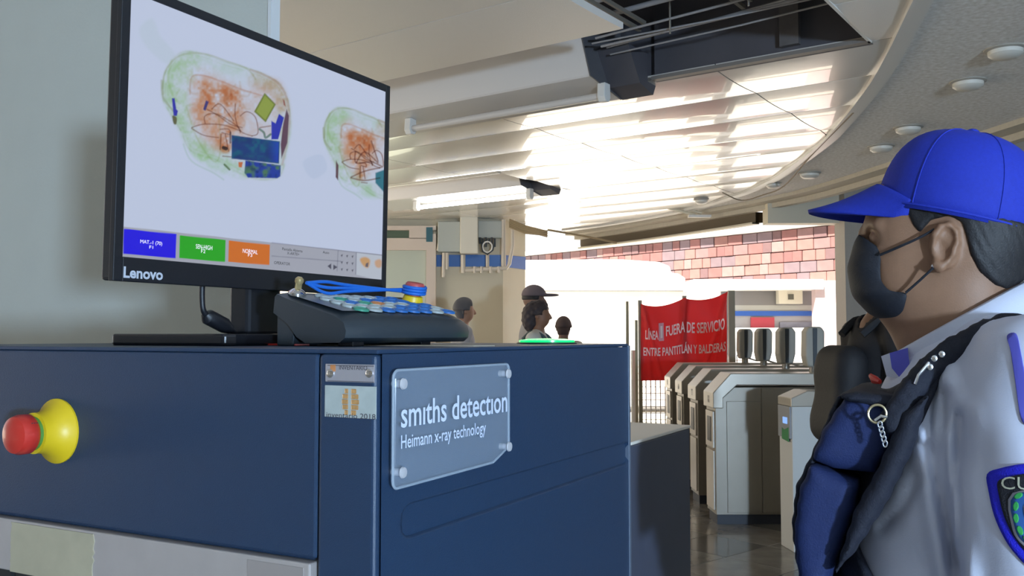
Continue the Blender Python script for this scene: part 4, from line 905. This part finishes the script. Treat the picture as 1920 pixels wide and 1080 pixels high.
def head_sdf(p, ear=True):
    q = (p[0], YG - np.abs(p[1] - YG), p[2])      # both halves alike
    d = ell(p, G(1788, 402), (.104, .077, .108))
    d = smin(d, ell(p, G(1698, 418), (.054, .060, .056)), .03)
    d = smin(d, ell(p, G(1692, 492), (.056, .053, .085)), .03)
    d = smin(d, ell(q, G(1712, 500, YG - .026), (.050, .034, .055)), .03)
    d = smin(d, ell(p, G(1712, 548), (.056, .056, .042)), .03)
    d = smin(d, ell(p, G(1826, 455), (.072, .070, .072)), .04)
    d = smin(d, ell(p, G(1760, 575), (.062, .052, .055)), .04)
    d = smin(d, cap(p, G(1795, 520), G(1838, 720), .060, .078), .04)
    d = smin(d, ell(p, G(1790, 640), (.075, .06, .05)), .04)
    d = smin(d, cap(p, G(1622, 440), G(1613, 500), .009, .015), .014)
    d = smin(d, cap(q, G(1640, 424, YG - .012), G(1648, 424, YG - .045), .008), .014)
    d = smax(d, -ell(q, G(1634, 447, YG - .036), (.014, .016, .011)), .012)
    d = smin(d, ell(q, G(1646, 447, YG - .034), (.013, .013, .012)), .006)
    if ear:
        ye = YG - .079
        e = ell(q, G(1770, 462, ye), (.019, .0075, .029), .12)
        pts = [(1754, 460), (1754, 440), (1764, 427), (1778, 424), (1790, 435), (1792, 455), (1786, 474), (1774, 490), (1764, 500), (1756, 497)]
        for a, b in zip(pts[:-1], pts[1:]): e = smin(e, cap(q, G(a[0], a[1], ye - .006), G(b[0], b[1], ye - .006), .0042), .005)
        e = smin(e, ell(q, G(1759, 497, ye - .003), (.008, .006, .010)), .006)
        e = smax(e, -ell(q, G(1766, 466, ye - .009), (.010, .008, .015), .15), .006)
        e = smax(e, -ell(q, G(1778, 443, ye - .010), (.008, .006, .012), .3), .005)
        d = smin(d, e, .008)
    return d
lo = (.44, 1.14, 1.18); hi = (.78, 1.36, 1.62)
def torso_sdf(p, arms=True):
    q = (p[0], YG - np.abs(p[1] - YG), p[2])
    d = ell(p, (.620, YG, 1.165), (.150, .175, .205))
    d = smin(d, ell(p, (.585, YG, 1.00), (.150, .175, .20)), .06)
    d = smin(d, ell(p, (.69, YG, 1.24), (.11, .17, .12)), .05)
    d = smin(d, cap(q, G(1835, 668, 1.215), G(1935, 700, 1.11), .050, .070), .04)
    if arms:
        a = smin(cap(q, G(1935, 742, 1.105), G(1950, 1010, 1.06), .086, .088), cap(q, G(1950, 1010, 1.06), G(1955, 1150, 1.05), .088, .080), .03)
        d = smin(d, a, .018)
    return d
FOLD = [[(1752, 700), (1742, 790), (1752, 890), (1775, 1000), (1786, 1075)], [(1768, 740), (1764, 830), (1772, 920), (1790, 1060)], [(1690, 815), (1742, 842)], [(1800, 780), (1793, 880), (1803, 1000), (1798, 1075)], [(1735, 720), (1722, 800)], [(1720, 900), (1690, 960), (1650, 1000)]]
FAMP = [.013, .009, .006, .006, .005, .005]
def shirt_sdf(p):
    d = torso_sdf(p); near = np.clip((YG - .02 - p[1]) / .05, 0, 1)
    for pts, am in zip(FOLD, FAMP):
        w = XZ(pts, 1.08); dm = 9
        for a, b in zip(w[:-1], w[1:]):
            ab = (b[0] - a[0], b[1] - a[1]); h = np.clip(((p[0] - a[0]) * ab[0] + (p[2] - a[1]) * ab[1]) / (ab[0] ** 2 + ab[1] ** 2), 0, 1)
            dm = np.minimum(dm, np.hypot(p[0] - a[0] - ab[0] * h, p[2] - a[1] - ab[1] * h))
        d = d + near * (am * np.exp(-(dm / .005) ** 2) - .5 * am * np.exp(-((dm - .016) / .010) ** 2))
    d = d + .0025 * np.sin(p[0] * 60 + p[2] * 25) * np.sin(p[2] * 34 + 1) * near
    d = smax(d, .93 - p[2], .01)
    return smax(d, -cap(p, G(1790, 560), G(1820, 720), .070, .070), .008)
# body: head, neck, forearms and hands are one skin
def body_sdf(p):
    d = smax(head_sdf(p), 1.245 - p[2], .01)
    d = smin(d, smax(torso_sdf(p) + .014, p[2] - 1.29, .01), .01); return d
def hand_sdf(p):
    q = (p[0], YG - np.abs(p[1] - YG), p[2])
    q = (q[0] - .125, q[1], q[2])
    d = cap(q, (.60, 1.045, 1.02), (.585, 1.04, .94), .048, .040); d = smin(d, cap(q, (.585, 1.04, .94), (.545, 1.045, .77), .040, .027), .02)
    d = smin(d, ell(q, (.535, 1.045, .705), (.038, .018, .045)), .02)
    for i, (ox_, L) in enumerate(((-.026, .062), (-.009, .072), (.008, .068), (.024, .052))):
        a = (.533 + ox_, 1.043, .672); b = (.528 + ox_, 1.050, .672 - L * .55); c = (.526 + ox_, 1.064, .672 - L)
        d = smin(d, cap(q, a, b, .0085, .0078), .006); d = smin(d, cap(q, b, c, .0078, .0065), .004)
    d = smin(d, cap(q, (.503, 1.05, .735), (.480, 1.062, .70), .011, .009), .01); d = smin(d, cap(q, (.480, 1.062, .70), (.478, 1.072, .672), .009, .007), .005)
    return d
hm_ = sdf_mesh(head_sdf, lo, hi, .0024)
lower = sdf_mesh(lambda p: smin(smin(smax(torso_sdf(p, False) + .034, p[2] - 1.30, .01), cap((p[0], YG - np.abs(p[1] - YG), p[2]), G(1935, 742, 1.105), (.725, 1.045, 1.02), .050, .046), .03), hand_sdf(p), .02), (.36, .95, .60), (.92, 1.56, 1.36), .0065)
bm = bmesh.new(); bm.from_mesh(hm_); bm.from_mesh(lower); bm.to_mesh(hm_); bm.free(); hm_.polygons.foreach_set('use_smooth', [True] * len(hm_.polygons))
body = gl_('body', hm_, m_skin)
# hair under the cap
CAPC_ = G(1787, 418)
hp_ = XZ([(1684, 372), (1694, 396), (1706, 425), (1722, 446), (1733, 438), (1750, 420), (1778, 414), (1798, 424), (1806, 450), (1812, 480), (1832, 515), (1862, 540), (1890, 548), (1945, 520), (1950, 330), (1700, 330)], 1.185)
def hair_sdf(p):
    n = .0006 * np.sin(p[0] * 520 + p[2] * 230) * np.sin(p[1] * 300)
    d = smax(head_sdf(p, False) - .0045 + n, poly2(p[0], p[2], hp_) + .004, .008)
    return smax(d, (p[2] - CAPC_[2]) * .97 + (p[0] - CAPC_[0]) * .24 - .012, .004)
gl_('hair', sdf_mesh(hair_sdf, lo, hi, .003), m_hair)
# eye, lashes, brow
for sgn in (-1, 1):
    yo = YG + sgn * .036
    gmb('eye', MB().lathe([(.0006, -.0082), (.006, -.006), (.0085, 0), (.006, .006), (.0006, .0082)], 14, Matrix.Translation(G(1641, 447, yo))), mat('eye_white', (.5, .45, .42, 1), .3), smooth=True)
    gmb('eyelash', MB().tube([G(1633, 443, yo - .006 * sgn), G(1636, 440, yo + sgn * .002), G(1645, 443, yo + sgn * .011)], [.0022, .003, .0015], 8), m_hair, smooth=True)
    gmb('eyebrow', MB().tube([G(1630, 424, yo - .012 * sgn), G(1636, 418, yo + sgn * .004), G(1652, 424, yo + sgn * .016)], [.003, .0042, .002], 8), m_hair, smooth=True)
gmb('earring', MB().lathe([(.0005, -.003), (.003, 0), (.0005, .003)], 12, Matrix.Translation(G(1748, 500, YG - .088))), m_chrome, smooth=True)
# face mask
R = [((1611, 440), (1648, 464), .050), ((1597, 470), (1652, 480), .056), ((1590, 502), (1651, 503), .058), ((1592, 532), (1652, 527), .060), ((1602, 560), (1668, 546), .067), ((1626, 586), (1703, 548), .073), ((1656, 600), (1696, 576), .064), ((1682, 605), (1686, 600), .040)]
vs = []; fs = []; NC = 17; RR = []
for k in range(len(R) - 1):
    for t in ((0, .5) if k < len(R) - 2 else (0, .5, 1)):
        a, b = R[k], R[k + 1]; RR.append(tuple(np.array(x) * (1 - t) + np.array(y) * t for x, y in zip(a, b)))
for k, (f_, e_2, hw) in enumerate(RR):
    for j in range(NC):
        s_ = -1 + 2 * j / (NC - 1); sg = abs(s_); ang = sg * PI / 2
        fp = np.array(G(f_[0], f_[1], YG)); ep = np.array(G(e_2[0], e_2[1], YG - hw)); w = 1 - math.cos(ang)
        P_ = fp + (ep - fp) * w; P_[1] = YG + hw * math.sin(ang) * (1 if s_ > 0 else -1)
        pl = .0022 * math.sin(k * 1.9) * math.sin(ang + .5); P_[0] -= pl * math.cos(ang); P_[1] += pl * (1 if s_ > 0 else -1) * math.sin(ang)
        vs.append(P_)
for k in range(len(RR) - 1):
    for j in range(NC - 1): a = k * NC + j; fs.append((a, a + NC, a + NC + 1, a + 1))
mk = gl_('face_mask', mesh(vs, fs, True), m_mask); mk.modifiers.new('s', 'SOLIDIFY').thickness = .002; mk.modifiers['s'].offset = 0; md = mk.modifiers.new('d', 'SUBSURF'); md.levels = 1; md.render_levels = 1
for sgn in (-1, 1):
    g2 = lambda x, y, d_: tuple(np.array(G(x, y, YG - d_)) if sgn < 0 else np.array(mir(G(x, y, YG - d_))))
    gmb('ear_loop', MB().tube(curve_pts([g2(1650, 478, .060), g2(1690, 461, .074), g2(1725, 445, .080), g2(1752, 430, .083)], 5), .0018, 8), m_mask, mk, smooth=True)
    gmb('ear_loop', MB().tube(curve_pts([g2(1698, 549, .074), g2(1722, 528, .080), g2(1750, 502, .088)], 5), .0018, 8), m_mask, mk, smooth=True)
# cap
CAPC = Vector(G(1787, 418)); TR = Matrix.Translation(CAPC) @ Matrix.Rotation(math.radians(14.0), 4, 'Y')
rx, ry, rz = .112, .090, .124
def dome(phi, e):
    ce = math.cos(e) ** .70 if e < PI / 2 - 1e-6 else 0; se = math.sin(e) ** .80 if e > 0 else 0
    return TR @ Vector((-rx * math.cos(phi) * ce * (1 if math.cos(phi) > 0 else 1.02), ry * math.sin(phi) * ce, rz * se))
vs = []; fs = []; NP, NE = 48, 16
for i in range(NE):
    for k in range(NP): vs.append(dome(2 * PI * k / NP, PI / 2 * i / NE))
vs.append(dome(0, PI / 2)); top = len(vs) - 1
for i in range(NE - 1):
    for k in range(NP): fs.append((i * NP + k, (i + 1) * NP + k, (i + 1) * NP + (k + 1) % NP, i * NP + (k + 1) % NP))
for k in range(NP): fs.append(((NE - 1) * NP + k, top, (NE - 1) * NP + (k + 1) % NP))
crown = gl_('cap', mesh(vs, fs, True), m_capc); sm_m = crown.modifiers.new('s', 'SOLIDIFY'); sm_m.thickness = .0025; sm_m.offset = -1
gmb('cap_button', MB().lathe([(.009, 0), (.008, .004), (.004, .006), (.001, .0065)], 16, Matrix.Translation(dome(0, PI / 2)) @ Matrix.Rotation(.2, 4, 'Y')), m_capc, crown, smooth=True)
for k in range(6):
    ph = PI / 6 * (2 * k) + 0
    gmb('seam', MB().tube([dome(ph, e) + (dome(ph, e) - CAPC).normalized() * .0002 for e in np.linspace(.03, 1.5, 14)], .0011, 6), m_capc, crown, smooth=True)
gmb('sweatband_edge', MB().tube([dome(2 * PI * k / 40, 0.02) for k in range(41)], .002, 6), m_capc, crown, smooth=True)
ht = dome(PI, .62); gmb('strap_notch', MB().tube([ht + Vector((-.012, -.03, .0)), ht + Vector((.004, 0, .012)), ht + Vector((-.012, .03, 0))], .006, 8), m_vest, crown, smooth=True)
# visor
NU, NV = 25, 10; vs = []
ztop = G(1640, 350)[2]; xfr = G(1648, 350)[0]
for i in range(NU):
    u = -1 + 2 * i / (NU - 1); ph = u * math.radians(60)
    y = ry * 1.0 * math.sin(ph) * .98; bx_ = CAPC.x - (rx * 1.0) * math.cos(ph) + .006; bz_ = ztop - .034 * u * u
    Lf = .104 * max(0, 1 - abs(u) ** 2.6) ** .75
    for j in range(NV):
        v = j / (NV - 1); vs.append(Vector((bx_ - Lf * v, YG + y * (1 - .16 * v), bz_ - .031 * v * (1 - .35 * u * u) - .004 * math.sin(v * PI))))
fs = [(i * NV + j, i * NV + j + 1, (i + 1) * NV + j + 1, (i + 1) * NV + j) for i in range(NU - 1) for j in range(NV - 1)]
vz = gl_('visor', mesh(vs, fs, True), m_capc, crown); sv = vz.modifiers.new('s', 'SOLIDIFY'); sv.thickness = .005; sv.offset = 0
# shirt
sh_me = sdf_mesh(shirt_sdf, (.38, .92, .92), (.92, 1.58, 1.40), .0055)
bvh = BVHTree.FromPolygons([v.co[:] for v in sh_me.vertices], [p.vertices[:] for p in sh_me.polygons])
def on_shirt(px, py, lift=.002, tree=None):
    r = ray(px, py); r2 = Vector((r.x, r.y, 0)); rl = Vector((r2.dot(EX) / GS, r2.dot(ED), r.z)).normalized()
    h = (tree or bvh).ray_cast(Vector((HW.x, YG - D0, CZ)), rl)
    if h[0] is None: return Vector(G(px, py, 1.0))
    n = h[1] if h[1].y < 0 else -h[1]; return h[0] + n * lift
shirt = gl_('shirt', sh_me, m_shirt)
# collar ring
cc = Vector(G(1806, 618)); cf = Vector(G(1674, 690)); ax_ = (cf - cc); la_ = ax_.length; ax_.normalize(); upn = Vector((-ax_.z, 0, ax_.x)) * -1
if upn.z < 0: upn = -upn
vs = []; fs = []; NK = 36
for k in range(NK):
    a = 2 * PI * (k + .5) / NK
    for r_, h_ in ((1.05, -.022), (1.03, .0), (.97, .020), (.92, .023), (.90, .0)):
        vs.append(cc + ax_ * (la_ * r_ * math.cos(a)) + Vector((0, .088 * r_ * math.sin(a), 0)) + upn * (h_ - .006))
for k in range(NK):
    for e in range(4): a = k * 5 + e; b = ((k + 1) % NK) * 5 + e; fs.append((a, b, b + 1, a + 1))
gl_('collar', mesh(vs, fs, True), m_shirt)
for sgn in (-1, 1):
    g3 = lambda x, y, d_: Vector(G(x, y, YG - d_)) if sgn < 0 else Vector(mir(G(x, y, YG - d_)))
    gmb('collar_tip', MB().add([g3(1668, 662, .062), g3(1702, 652, .068), g3(1706, 690, .075), g3(1690, 712, .075), g3(1672, 690, .066), g3(1668, 662, .056), g3(1702, 652, .062), g3(1706, 690, .069), g3(1690, 712, .069), g3(1672, 690, .06)],
        [(0, 1, 2, 3, 4), (9, 8, 7, 6, 5), (0, 5, 6, 1), (1, 6, 7, 2), (2, 7, 8, 3), (3, 8, 9, 4), (4, 9, 5, 0)]), m_violet)
    gmb('collar_facing', MB().add([g3(1652, 668, .050), g3(1668, 662, .0615), g3(1672, 690, .0655), g3(1690, 712, .074), g3(1662, 705, .06), g3(1652, 668, .046), g3(1668, 662, .0575), g3(1672, 690, .0615), g3(1690, 712, .07), g3(1662, 705, .056)],
        [(0, 1, 2, 3, 4), (9, 8, 7, 6, 5), (0, 5, 6, 1), (1, 6, 7, 2), (2, 7, 8, 3), (3, 8, 9, 4), (4, 9, 5, 0)]), m_shirt)
# sleeve stripe and shield patch lie on the cloth
def surf_poly(name, outline, m, parent, lift, n=14, cx=None):
    # fill an outline of picture points with a grid resting on the shirt
    P = [np.array(p, float) for p in outline]; c = np.mean(P, 0); vs = []; fs = []; K = len(P)
    for r in range(n + 1):
        t = r / n
        for p in P: q = c + (p - c) * t; vs.append(on_shirt(q[0], q[1], lift if t < .999 else lift))
    for r in range(n):
        for k in range(K): a = r * K + k; b = r * K + (k + 1) % K; fs.append((a, b, b + K, a + K))
    b0 = len(vs); 
    for p in P: vs.append(on_shirt(p[0], p[1], -.001))
    for k in range(K): fs.append((n * K + k, n * K + (k + 1) % K, b0 + (k + 1) % K, b0 + k))
    return gl_(name, mesh(vs, fs, True), m, parent)
surf_poly('sleeve_stripe', smooth([(1889, 632), (1906, 628), (1914, 660), (1925, 720), (1936, 790), (1916, 790), (1905, 720), (1896, 660)], 4), m_violet, shirt, .002, 8)
CXP = 1956
left = [(CXP, 869), (1915, 871), (1880, 878), (1853, 890), (1856, 925), (1866, 968), (1886, 1012), (1915, 1050), (CXP, 1088)]
def shield(s, dy=0):
    L = smooth(left, 4, False); L = [np.array([CXP + (p[0] - CXP) * s, 965 + (p[1] - 965) * s + dy]) for p in L]
    return L + [np.array([2 * CXP - p[0], p[1]]) for p in L[::-1][1:-1]]
pa = surf_poly('shield_patch', shield(1), mat('patch_blue', (.012, .012, .62, 1), .7, bump=.5, bscale=600), shirt, .0022)
surf_poly('patch_field', shield(.80), mat('patch_black', (.015, .016, .024, 1), .8, bump=.6, bscale=600), pa, .0034)
sh2 = lambda s: [np.array([CXP + (p[0] - CXP) * s * .62, 970 + (p[1] - 965) * s * .60]) for p in shield(1)]
def wr(s): return smooth([(CXP - 55 * s, 968 - 42 * s), (CXP + 55 * s, 968 - 42 * s), (CXP + 56 * s, 968 + 25 * s), (CXP + 36 * s, 968 + 55 * s), (CXP, 968 + 78 * s), (CXP - 36 * s, 968 + 55 * s), (CXP - 56 * s, 968 + 25 * s)], 4)
surf_poly('patch_crest', wr(1.0), mat('patch_grey', (.35, .36, .42, 1), .7), pa, .0042, 8)
surf_poly('patch_crest', wr(.92), mat('patch_teal', (.02, .10, .35, 1), .7), pa, .0050, 8)
for k, (x, y, r_) in enumerate(((1912, 932, .5), (1907, 952, 1.35), (1907, 974, 1.6), (1914, 996, 2.0), (1926, 1012, 2.3), (1940, 1024, 2.7))):
    for sgn in (-1, 1):
        xx = CXP + sgn * (CXP - x); o_ = [(xx + (9 * math.cos(t) * math.cos(r_ * sgn) - 5 * math.sin(t) * math.sin(r_ * sgn)) , y + 9 * math.cos(t) * math.sin(r_ * sgn) + 5 * math.sin(t) * math.cos(r_ * sgn)) for t in np.linspace(0, 2 * PI, 9)[:-1]]
        surf_poly('patch_leaf', o_, mat('patch_green', (.03, .36, .08, 1), .7), pa, .006, 3)
surf_poly('patch_crest', wr(.55), MATS['patch_grey'], pa, .0058, 6); surf_poly('patch_crest', wr(.46), mat('patch_deep_blue', (.03, .06, .35, 1), .7), pa, .0064, 6)
tm = text_mesh('CUSAEM', w=150, h=24)
for v in tm.vertices: v.co = on_shirt(CXP - 75 + v.co.x, 920 - v.co.y, .0046)
tm.update(); gl_('patch_lettering', tm, mat('patch_thread', (.55, .55, .42, 1), .7), pa)
# vest and pouches
vreg = XZ([(1775, 688), (1735, 780), (1705, 850), (1655, 950), (1602, 1035), (1640, 1090), (1700, 1180), (1300, 1180), (1300, 760), (1560, 745), (1600, 738), (1660, 735), (1700, 712)], 1.11)
def vest_sdf(p): return smax(torso_sdf(p, False) - .014 + .0015 * np.sin(p[2] * 190), poly2(p[0], p[2], vreg), .010)
ve = sdf_mesh(vest_sdf, (.36, 1.02, .92), (.80, 1.48, 1.34), .0055)
vest = gl_('vest', ve, m_vest)
def pouch(name, pts, hw, m, Yn=1.10, r=.022):
    w = XZ(pts, Yn)
    return gl_(name, sdf_mesh(lambda p: smax(poly2(p[0], p[2], w) + .001 * np.sin(p[2] * 260), np.abs(p[1] - YG) - hw, r), (.30, YG - hw - .02, .90), (.66, YG + hw + .02, 1.32), .005), m, vest)
pouch('pouch', [(1580, 748), (1618, 742), (1692, 776), (1668, 840), (1640, 890), (1560, 880), (1517, 866), (1540, 808)], .150, m_pouch)
pouch('pouch', [(1518, 872), (1560, 888), (1608, 905), (1600, 960), (1580, 1020), (1555, 1085), (1540, 1130), (1500, 1130), (1490, 1050), (1486, 1000), (1496, 920)], .155, m_pouch)
pouch('pouch_flap', [(1566, 742), (1600, 736), (1690, 745), (1700, 775), (1640, 765), (1590, 756)], .158, m_vest)
pouch('vest_panel', [(1690, 776), (1740, 742), (1712, 845), (1660, 950), (1604, 1036), (1560, 1085), (1600, 960), (1640, 890)], .186, m_vest, Yn=1.065)
pouch('vest_edge', [(1565, 745), (1580, 746), (1530, 860), (1500, 925), (1492, 1000), (1500, 1085), (1488, 1060), (1480, 990), (1488, 915), (1515, 860)], .135, m_vest, Yn=1.115)
# shoulder strap
for sgn in (-1, 1):
    g4 = lambda x, y, Y: Vector(G(x, y, Y)) if sgn < 0 else Vector(mir(G(x, y, Y)))
    pts = [(1676, 790, 1.09), (1706, 738, 1.105), (1740, 697, 1.12), (1785, 662, 1.13), (1835, 634, 1.14), (1885, 614, 1.15), (1940, 618, 1.16), (1995, 655, 1.17), (2035, 745, 1.18)]
    def st_sdf(p, pts=pts, sgn=sgn):
        d = 9
        for a, b in zip(pts[:-1], pts[1:]): d = np.minimum(d, cap(p, tuple(g4(*a)), tuple(g4(*b)), .0185)) if not isinstance(d, int) else cap(p, tuple(g4(*a)), tuple(g4(*b)), .0185)
        return d + .002 * np.sin(p[0] * 300) * np.sin(p[2] * 260)
    yl_ = (1.05, 1.22) if sgn < 0 else (1.28, 1.45)
    strap = gl_('shoulder_strap', sdf_mesh(st_sdf, (.46, yl_[0], 1.20), (.84, yl_[1], 1.41), .005), m_vest, vest)
    if sgn < 0:
        for x, y in ((1752, 660), (1766, 652), (1744, 676)): gmb('buckle', MB().lathe([(.004, -.001), (.004, .002), (.002, .003)], 10, Matrix.Translation(G(x, y + 12, 1.098)) @ Matrix.Rotation(PI / 2, 4, 'X')), m_chrome, strap, smooth=True)
        gmb('buckle', MB().tube([G(1742, 680, 1.098), G(1722, 704, 1.09), G(1716, 720, 1.09)], .0022, 8), m_chrome, strap, smooth=True)
# ring and chain
rcn = [G(1645 + 17 * math.cos(t), 776 + 17 * math.sin(t), 1.072) for t in np.linspace(0, 2 * PI, 25)]
ring = gmb('ring', MB().tube(rcn, .0016, 8), mat('brass_ring', (.6, .5, .3, 1), .3, metal=.8), vest, smooth=True)
gmb('clip', MB().tube([G(1640, 788, 1.070), G(1652, 780, 1.070), G(1664, 782, 1.070)], .002, 8), m_chrome, ring, smooth=True)
for k in range(5):
    x, y = 1650 + 2.4 * k, 796 + 9 * k
    gmb('chain_link', MB().tube([G(x + 4 * math.cos(t), y + 6 * math.sin(t), 1.069 + .001 * (k % 2)) for t in np.linspace(0, 2 * PI, 13)], .0011, 6), m_chrome, ring, smooth=True)
gmb('red_tassel', MB().tube([G(1632, 704, 1.17), G(1640, 712, 1.16), G(1650, 716, 1.15)], [.003, .006, .003], 8), m_red, vest, smooth=True)
# trousers and shoes (below the picture)
def trs(p):
    q = (p[0], YG - np.abs(p[1] - YG), p[2])
    d = ell(p, (.60, YG, .86), (.150, .185, .14)); d = smin(d, cap(q, (.60, YG - .09, .82), (.61, YG - .10, .46), .092, .065), .05); d = smin(d, cap(q, (.61, YG - .10, .46), (.62, YG - .10, .09), .065, .052), .03)
    return smax(d, p[2] - .945, .01)
gl_('trousers', sdf_mesh(trs, (.40, 1.02, .02), (.80, 1.48, .97), .011), mat('navy_trousers', (.012, .014, .03, 1), .8))
for sgn in (-1, 1): gl_('shoe', sdf_mesh(lambda p: smax(smin(ell(p, (.58, YG + sgn * .10, .035), (.13, .046, .045)), cap(p, (.63, YG + sgn * .10, .05), (.62, YG + sgn * .10, .12), .045), .03), -p[2], .005), (.42, YG + sgn * .1 - .07, -.01), (.73, YG + sgn * .1 + .07, .16), .008), m_black)
# ------------------------------------------------------------------ people further away
def person(label, x, y, h, face, hairc, top, pants, skin=(.22, .12, .075, 1), hat=None, bag=None, child=False, hair='short', grp=None, lean=0.0):
    """figure facing +x before rotation, built 1.70 tall and scaled"""
    k = h / 1.70; rt = empty('person', (x, y, 0), face); rt.scale = (k, k, k); tag(rt, label, 'person')
    f = lambda p: (p[0], -np.abs(p[1]), p[2]); hx = .02 + lean
    def head(p):
        d = ell(p, (hx - .01, 0, 1.60), (.098, .076, .105)); d = smin(d, ell(p, (hx + .03, 0, 1.545), (.062, .058, .072)), .03)
        d = smin(d, cap(p, (hx - .01, 0, 1.52), (-.01, 0, 1.38), .056, .062), .03); d = smin(d, cap(p, (hx + .095, 0, 1.59), (hx + .108, 0, 1.555), .010, .014), .012)
        q = f(p); d = smin(d, ell(q, (hx - .01, -.078, 1.575), (.018, .008, .028)), .006); d = smax(d, -ell(q, (hx + .095, -.033, 1.60), (.016, .015, .010)), .01); return d
    def arms(p, g=0):
        q = f(p); d = cap(q, (0, -.185, 1.36), (-.02, -.225, 1.10), .052 + g, .043 + g); return smin(d, cap(q, (-.02, -.225, 1.10), (.05, -.225, .87), .040 + g, .028 + g), .02)
    def hands(p):
        q = f(p); d = ell(q, (.065, -.225, .80), (.036, .016, .045))
        for i, L in enumerate((.062, .072, .068, .05)): d = smin(d, cap(q, (.04 + .017 * i, -.225, .77), (.045 + .017 * i, -.215, .77 - L), .009, .007), .005)
        return smin(d, cap(q, (.092, -.22, .80), (.115, -.215, .755), .010, .008), .008)
    def tor(p, g=0):
        d = ell(p, (0, 0, 1.22), (.115 + g, .165 + g, .22)); d = smin(d, ell(p, (.01, 0, .98), (.115 + g, .155 + g, .16)), .06); q = f(p)
        return smin(d, cap(q, (-.005, -.05, 1.40), (0, -.175, 1.36), .045 + g, .055 + g), .04)
    def legs(p, g=0):
        q = f(p); d = ell(p, (0, 0, .92), (.12 + g, .16 + g, .12)); d = smin(d, cap(q, (0, -.085, .88), (.01, -.095, .48), .085 + g, .058 + g), .04); return smin(d, cap(q, (.01, -.095, .48), (-.01, -.095, .08), .058 + g, .042 + g), .03)
    def mk(name, fn, lo, hi, st, m): return link(name, sdf_mesh(fn, lo, hi, st), m, rt)
    nm_ = label.split()[0]
    msk = mat('skin_%d' % int(skin[0] * 1000), skin, .55)
    mk('body', lambda p: smin(smin(smin(head(p), tor(p, -.012), .03), smin(arms(p), hands(p), .015), .02), legs(p, -.01), .03), (-.22, -.32, .02), (.22, .32, 1.74), .012, msk)
    mk('top', lambda p: smax(smax(smin(tor(p, .012), arms(p, .012), .03), .86 - p[2], .01), -cap(p, (-.01, 0, 1.40), (0, 0, 1.62), .062, .064), .01), (-.2, -.32, .82), (.2, .32, 1.48), .012, top)
    mk('trousers', lambda p: smax(legs(p, .006), p[2] - .97, .01), (-.2, -.25, .03), (.2, .25, 1.0), .014, pants)
    for sg in (-1, 1): mk('shoe', lambda p: smax(ell(p, (.045, sg * .095, .03), (.14, .047, .055)), -p[2], .004), (-.12, sg * .095 - .06, -.01), (.2, sg * .095 + .06, .1), .01, m_black)
    if hair: 
        def hr(p):
            reg = np.minimum(np.maximum(-(p[2] - 1.585) , (p[0] - hx - .055 + (1.66 - p[2]) * .2)), np.maximum(-(p[2] - 1.63), p[0] - hx - .075))
            d = smax(head(p) - (.010 if hair == 'short' else .020), reg, .015)
            if hair == 'curly':
                d = smin(d, ell(p, (hx - .085, 0, 1.56), (.085, .10, .14)), .04); d = d + .008 * np.sin(p[0] * 90) * np.sin(p[1] * 80) * np.sin(p[2] * 85)
            if hair == 'low': d = smin(d, smax(head(p) - .008, np.maximum(p[0] - hx + .02, 1.50 - p[2]), .01), .01)
            return d
        mk('hair', hr, (-.22, -.14, 1.36), (.18, .14, 1.74), .008, hairc)
    if hat:
        mk('cap', lambda p: smin(smax(ell(p, (hx - .005, 0, 1.63), (.115, .093, .10)), 1.622 - p[2], .006), smax(ell(p, (hx + .13, 0, 1.632), (.10, .075, .014)), hx + .06 - p[0], .005), .012), (-.16, -.13, 1.58), (.30, .13, 1.76), .007, hat)
    if bag:
        bo_ = mk('backpack', lambda p: smax(rbox(p, (-.185, 0, 1.10), (.070, .145, .22), -.10, .065) + .006 * np.sin(p[2] * 30), -p[0] - .34, .02), (-.36, -.2, .88), (-.08, .2, 1.42), .012, bag)
        for sg in (-1, 1): link('bag_strap', MB().tube(curve_pts([(-.12, sg * .09, 1.36), (-.03, sg * .11, 1.425), (.09, sg * .11, 1.37), (.135, sg * .12, 1.22), (.05, sg * .16, 1.02), (-.12, sg * .13, .97)], 5), .018, 8).mesh(smooth=True), bag, bo_)
    return rt
mh = m_hair
m_gt = mat('grey_shirt', (.30, .29, .30, 1), .8); m_gw = mat('pale_top', (.50, .50, .47, 1), .8); m_bk = mat('black_hoodie', (.014, .013, .016, 1), .85, noise=.3, nscale=30, bump=.5, bscale=80); m_jn = mat('dark_jeans', (.03, .04, .07, 1), .8)
m_hc = mat('grey_cap', (.13, .10, .11, 1), .8); m_bp = mat('dark_backpack', (.009, .009, .012, 1), .7, bump=.4, bscale=90)
person('man in a grey cap standing behind the curly haired woman', at(998, 600, 9.2).x, 9.2, 1.82, 0.0, mh, m_gt, m_jn, hat=m_hc, skin=(.20, .11, .08, 1))
person('woman with dark curly hair and a backpack in front of the bright street', at(1008, 600, 8.3).x, 8.3, 1.64, -.25, mat('dark_curly_hair', (.035, .025, .028, 1), .7), m_gw, m_jn, hair='curly', bag=mat('teal_backpack', (.06, .09, .10, 1), .7), skin=(.24, .12, .07, 1))
person('dark haired person half hidden behind the keypad by the far wall', at(868, 600, 9.6).x, 9.6, 1.72, .2, mat('grey_black_hair', (.05, .05, .06, 1), .6), m_gt, m_jn, hair='low', skin=(.30, .16, .10, 1))
person('short haired boy in front of the white kiosk', at(1056, 600, 9.8).x, 9.8, 1.53, 1.2, mat('brown_hair', (.06, .035, .03, 1), .7), m_gw, m_jn, hair='low', skin=(.18, .09, .06, 1))
person('person in a black hooded jacket with a black backpack behind the guard', at(1645, 600, 4.0).x, 4.0, 1.69, 0.12, mh, m_bk, m_jn, bag=m_bp, hair='low', lean=.05)
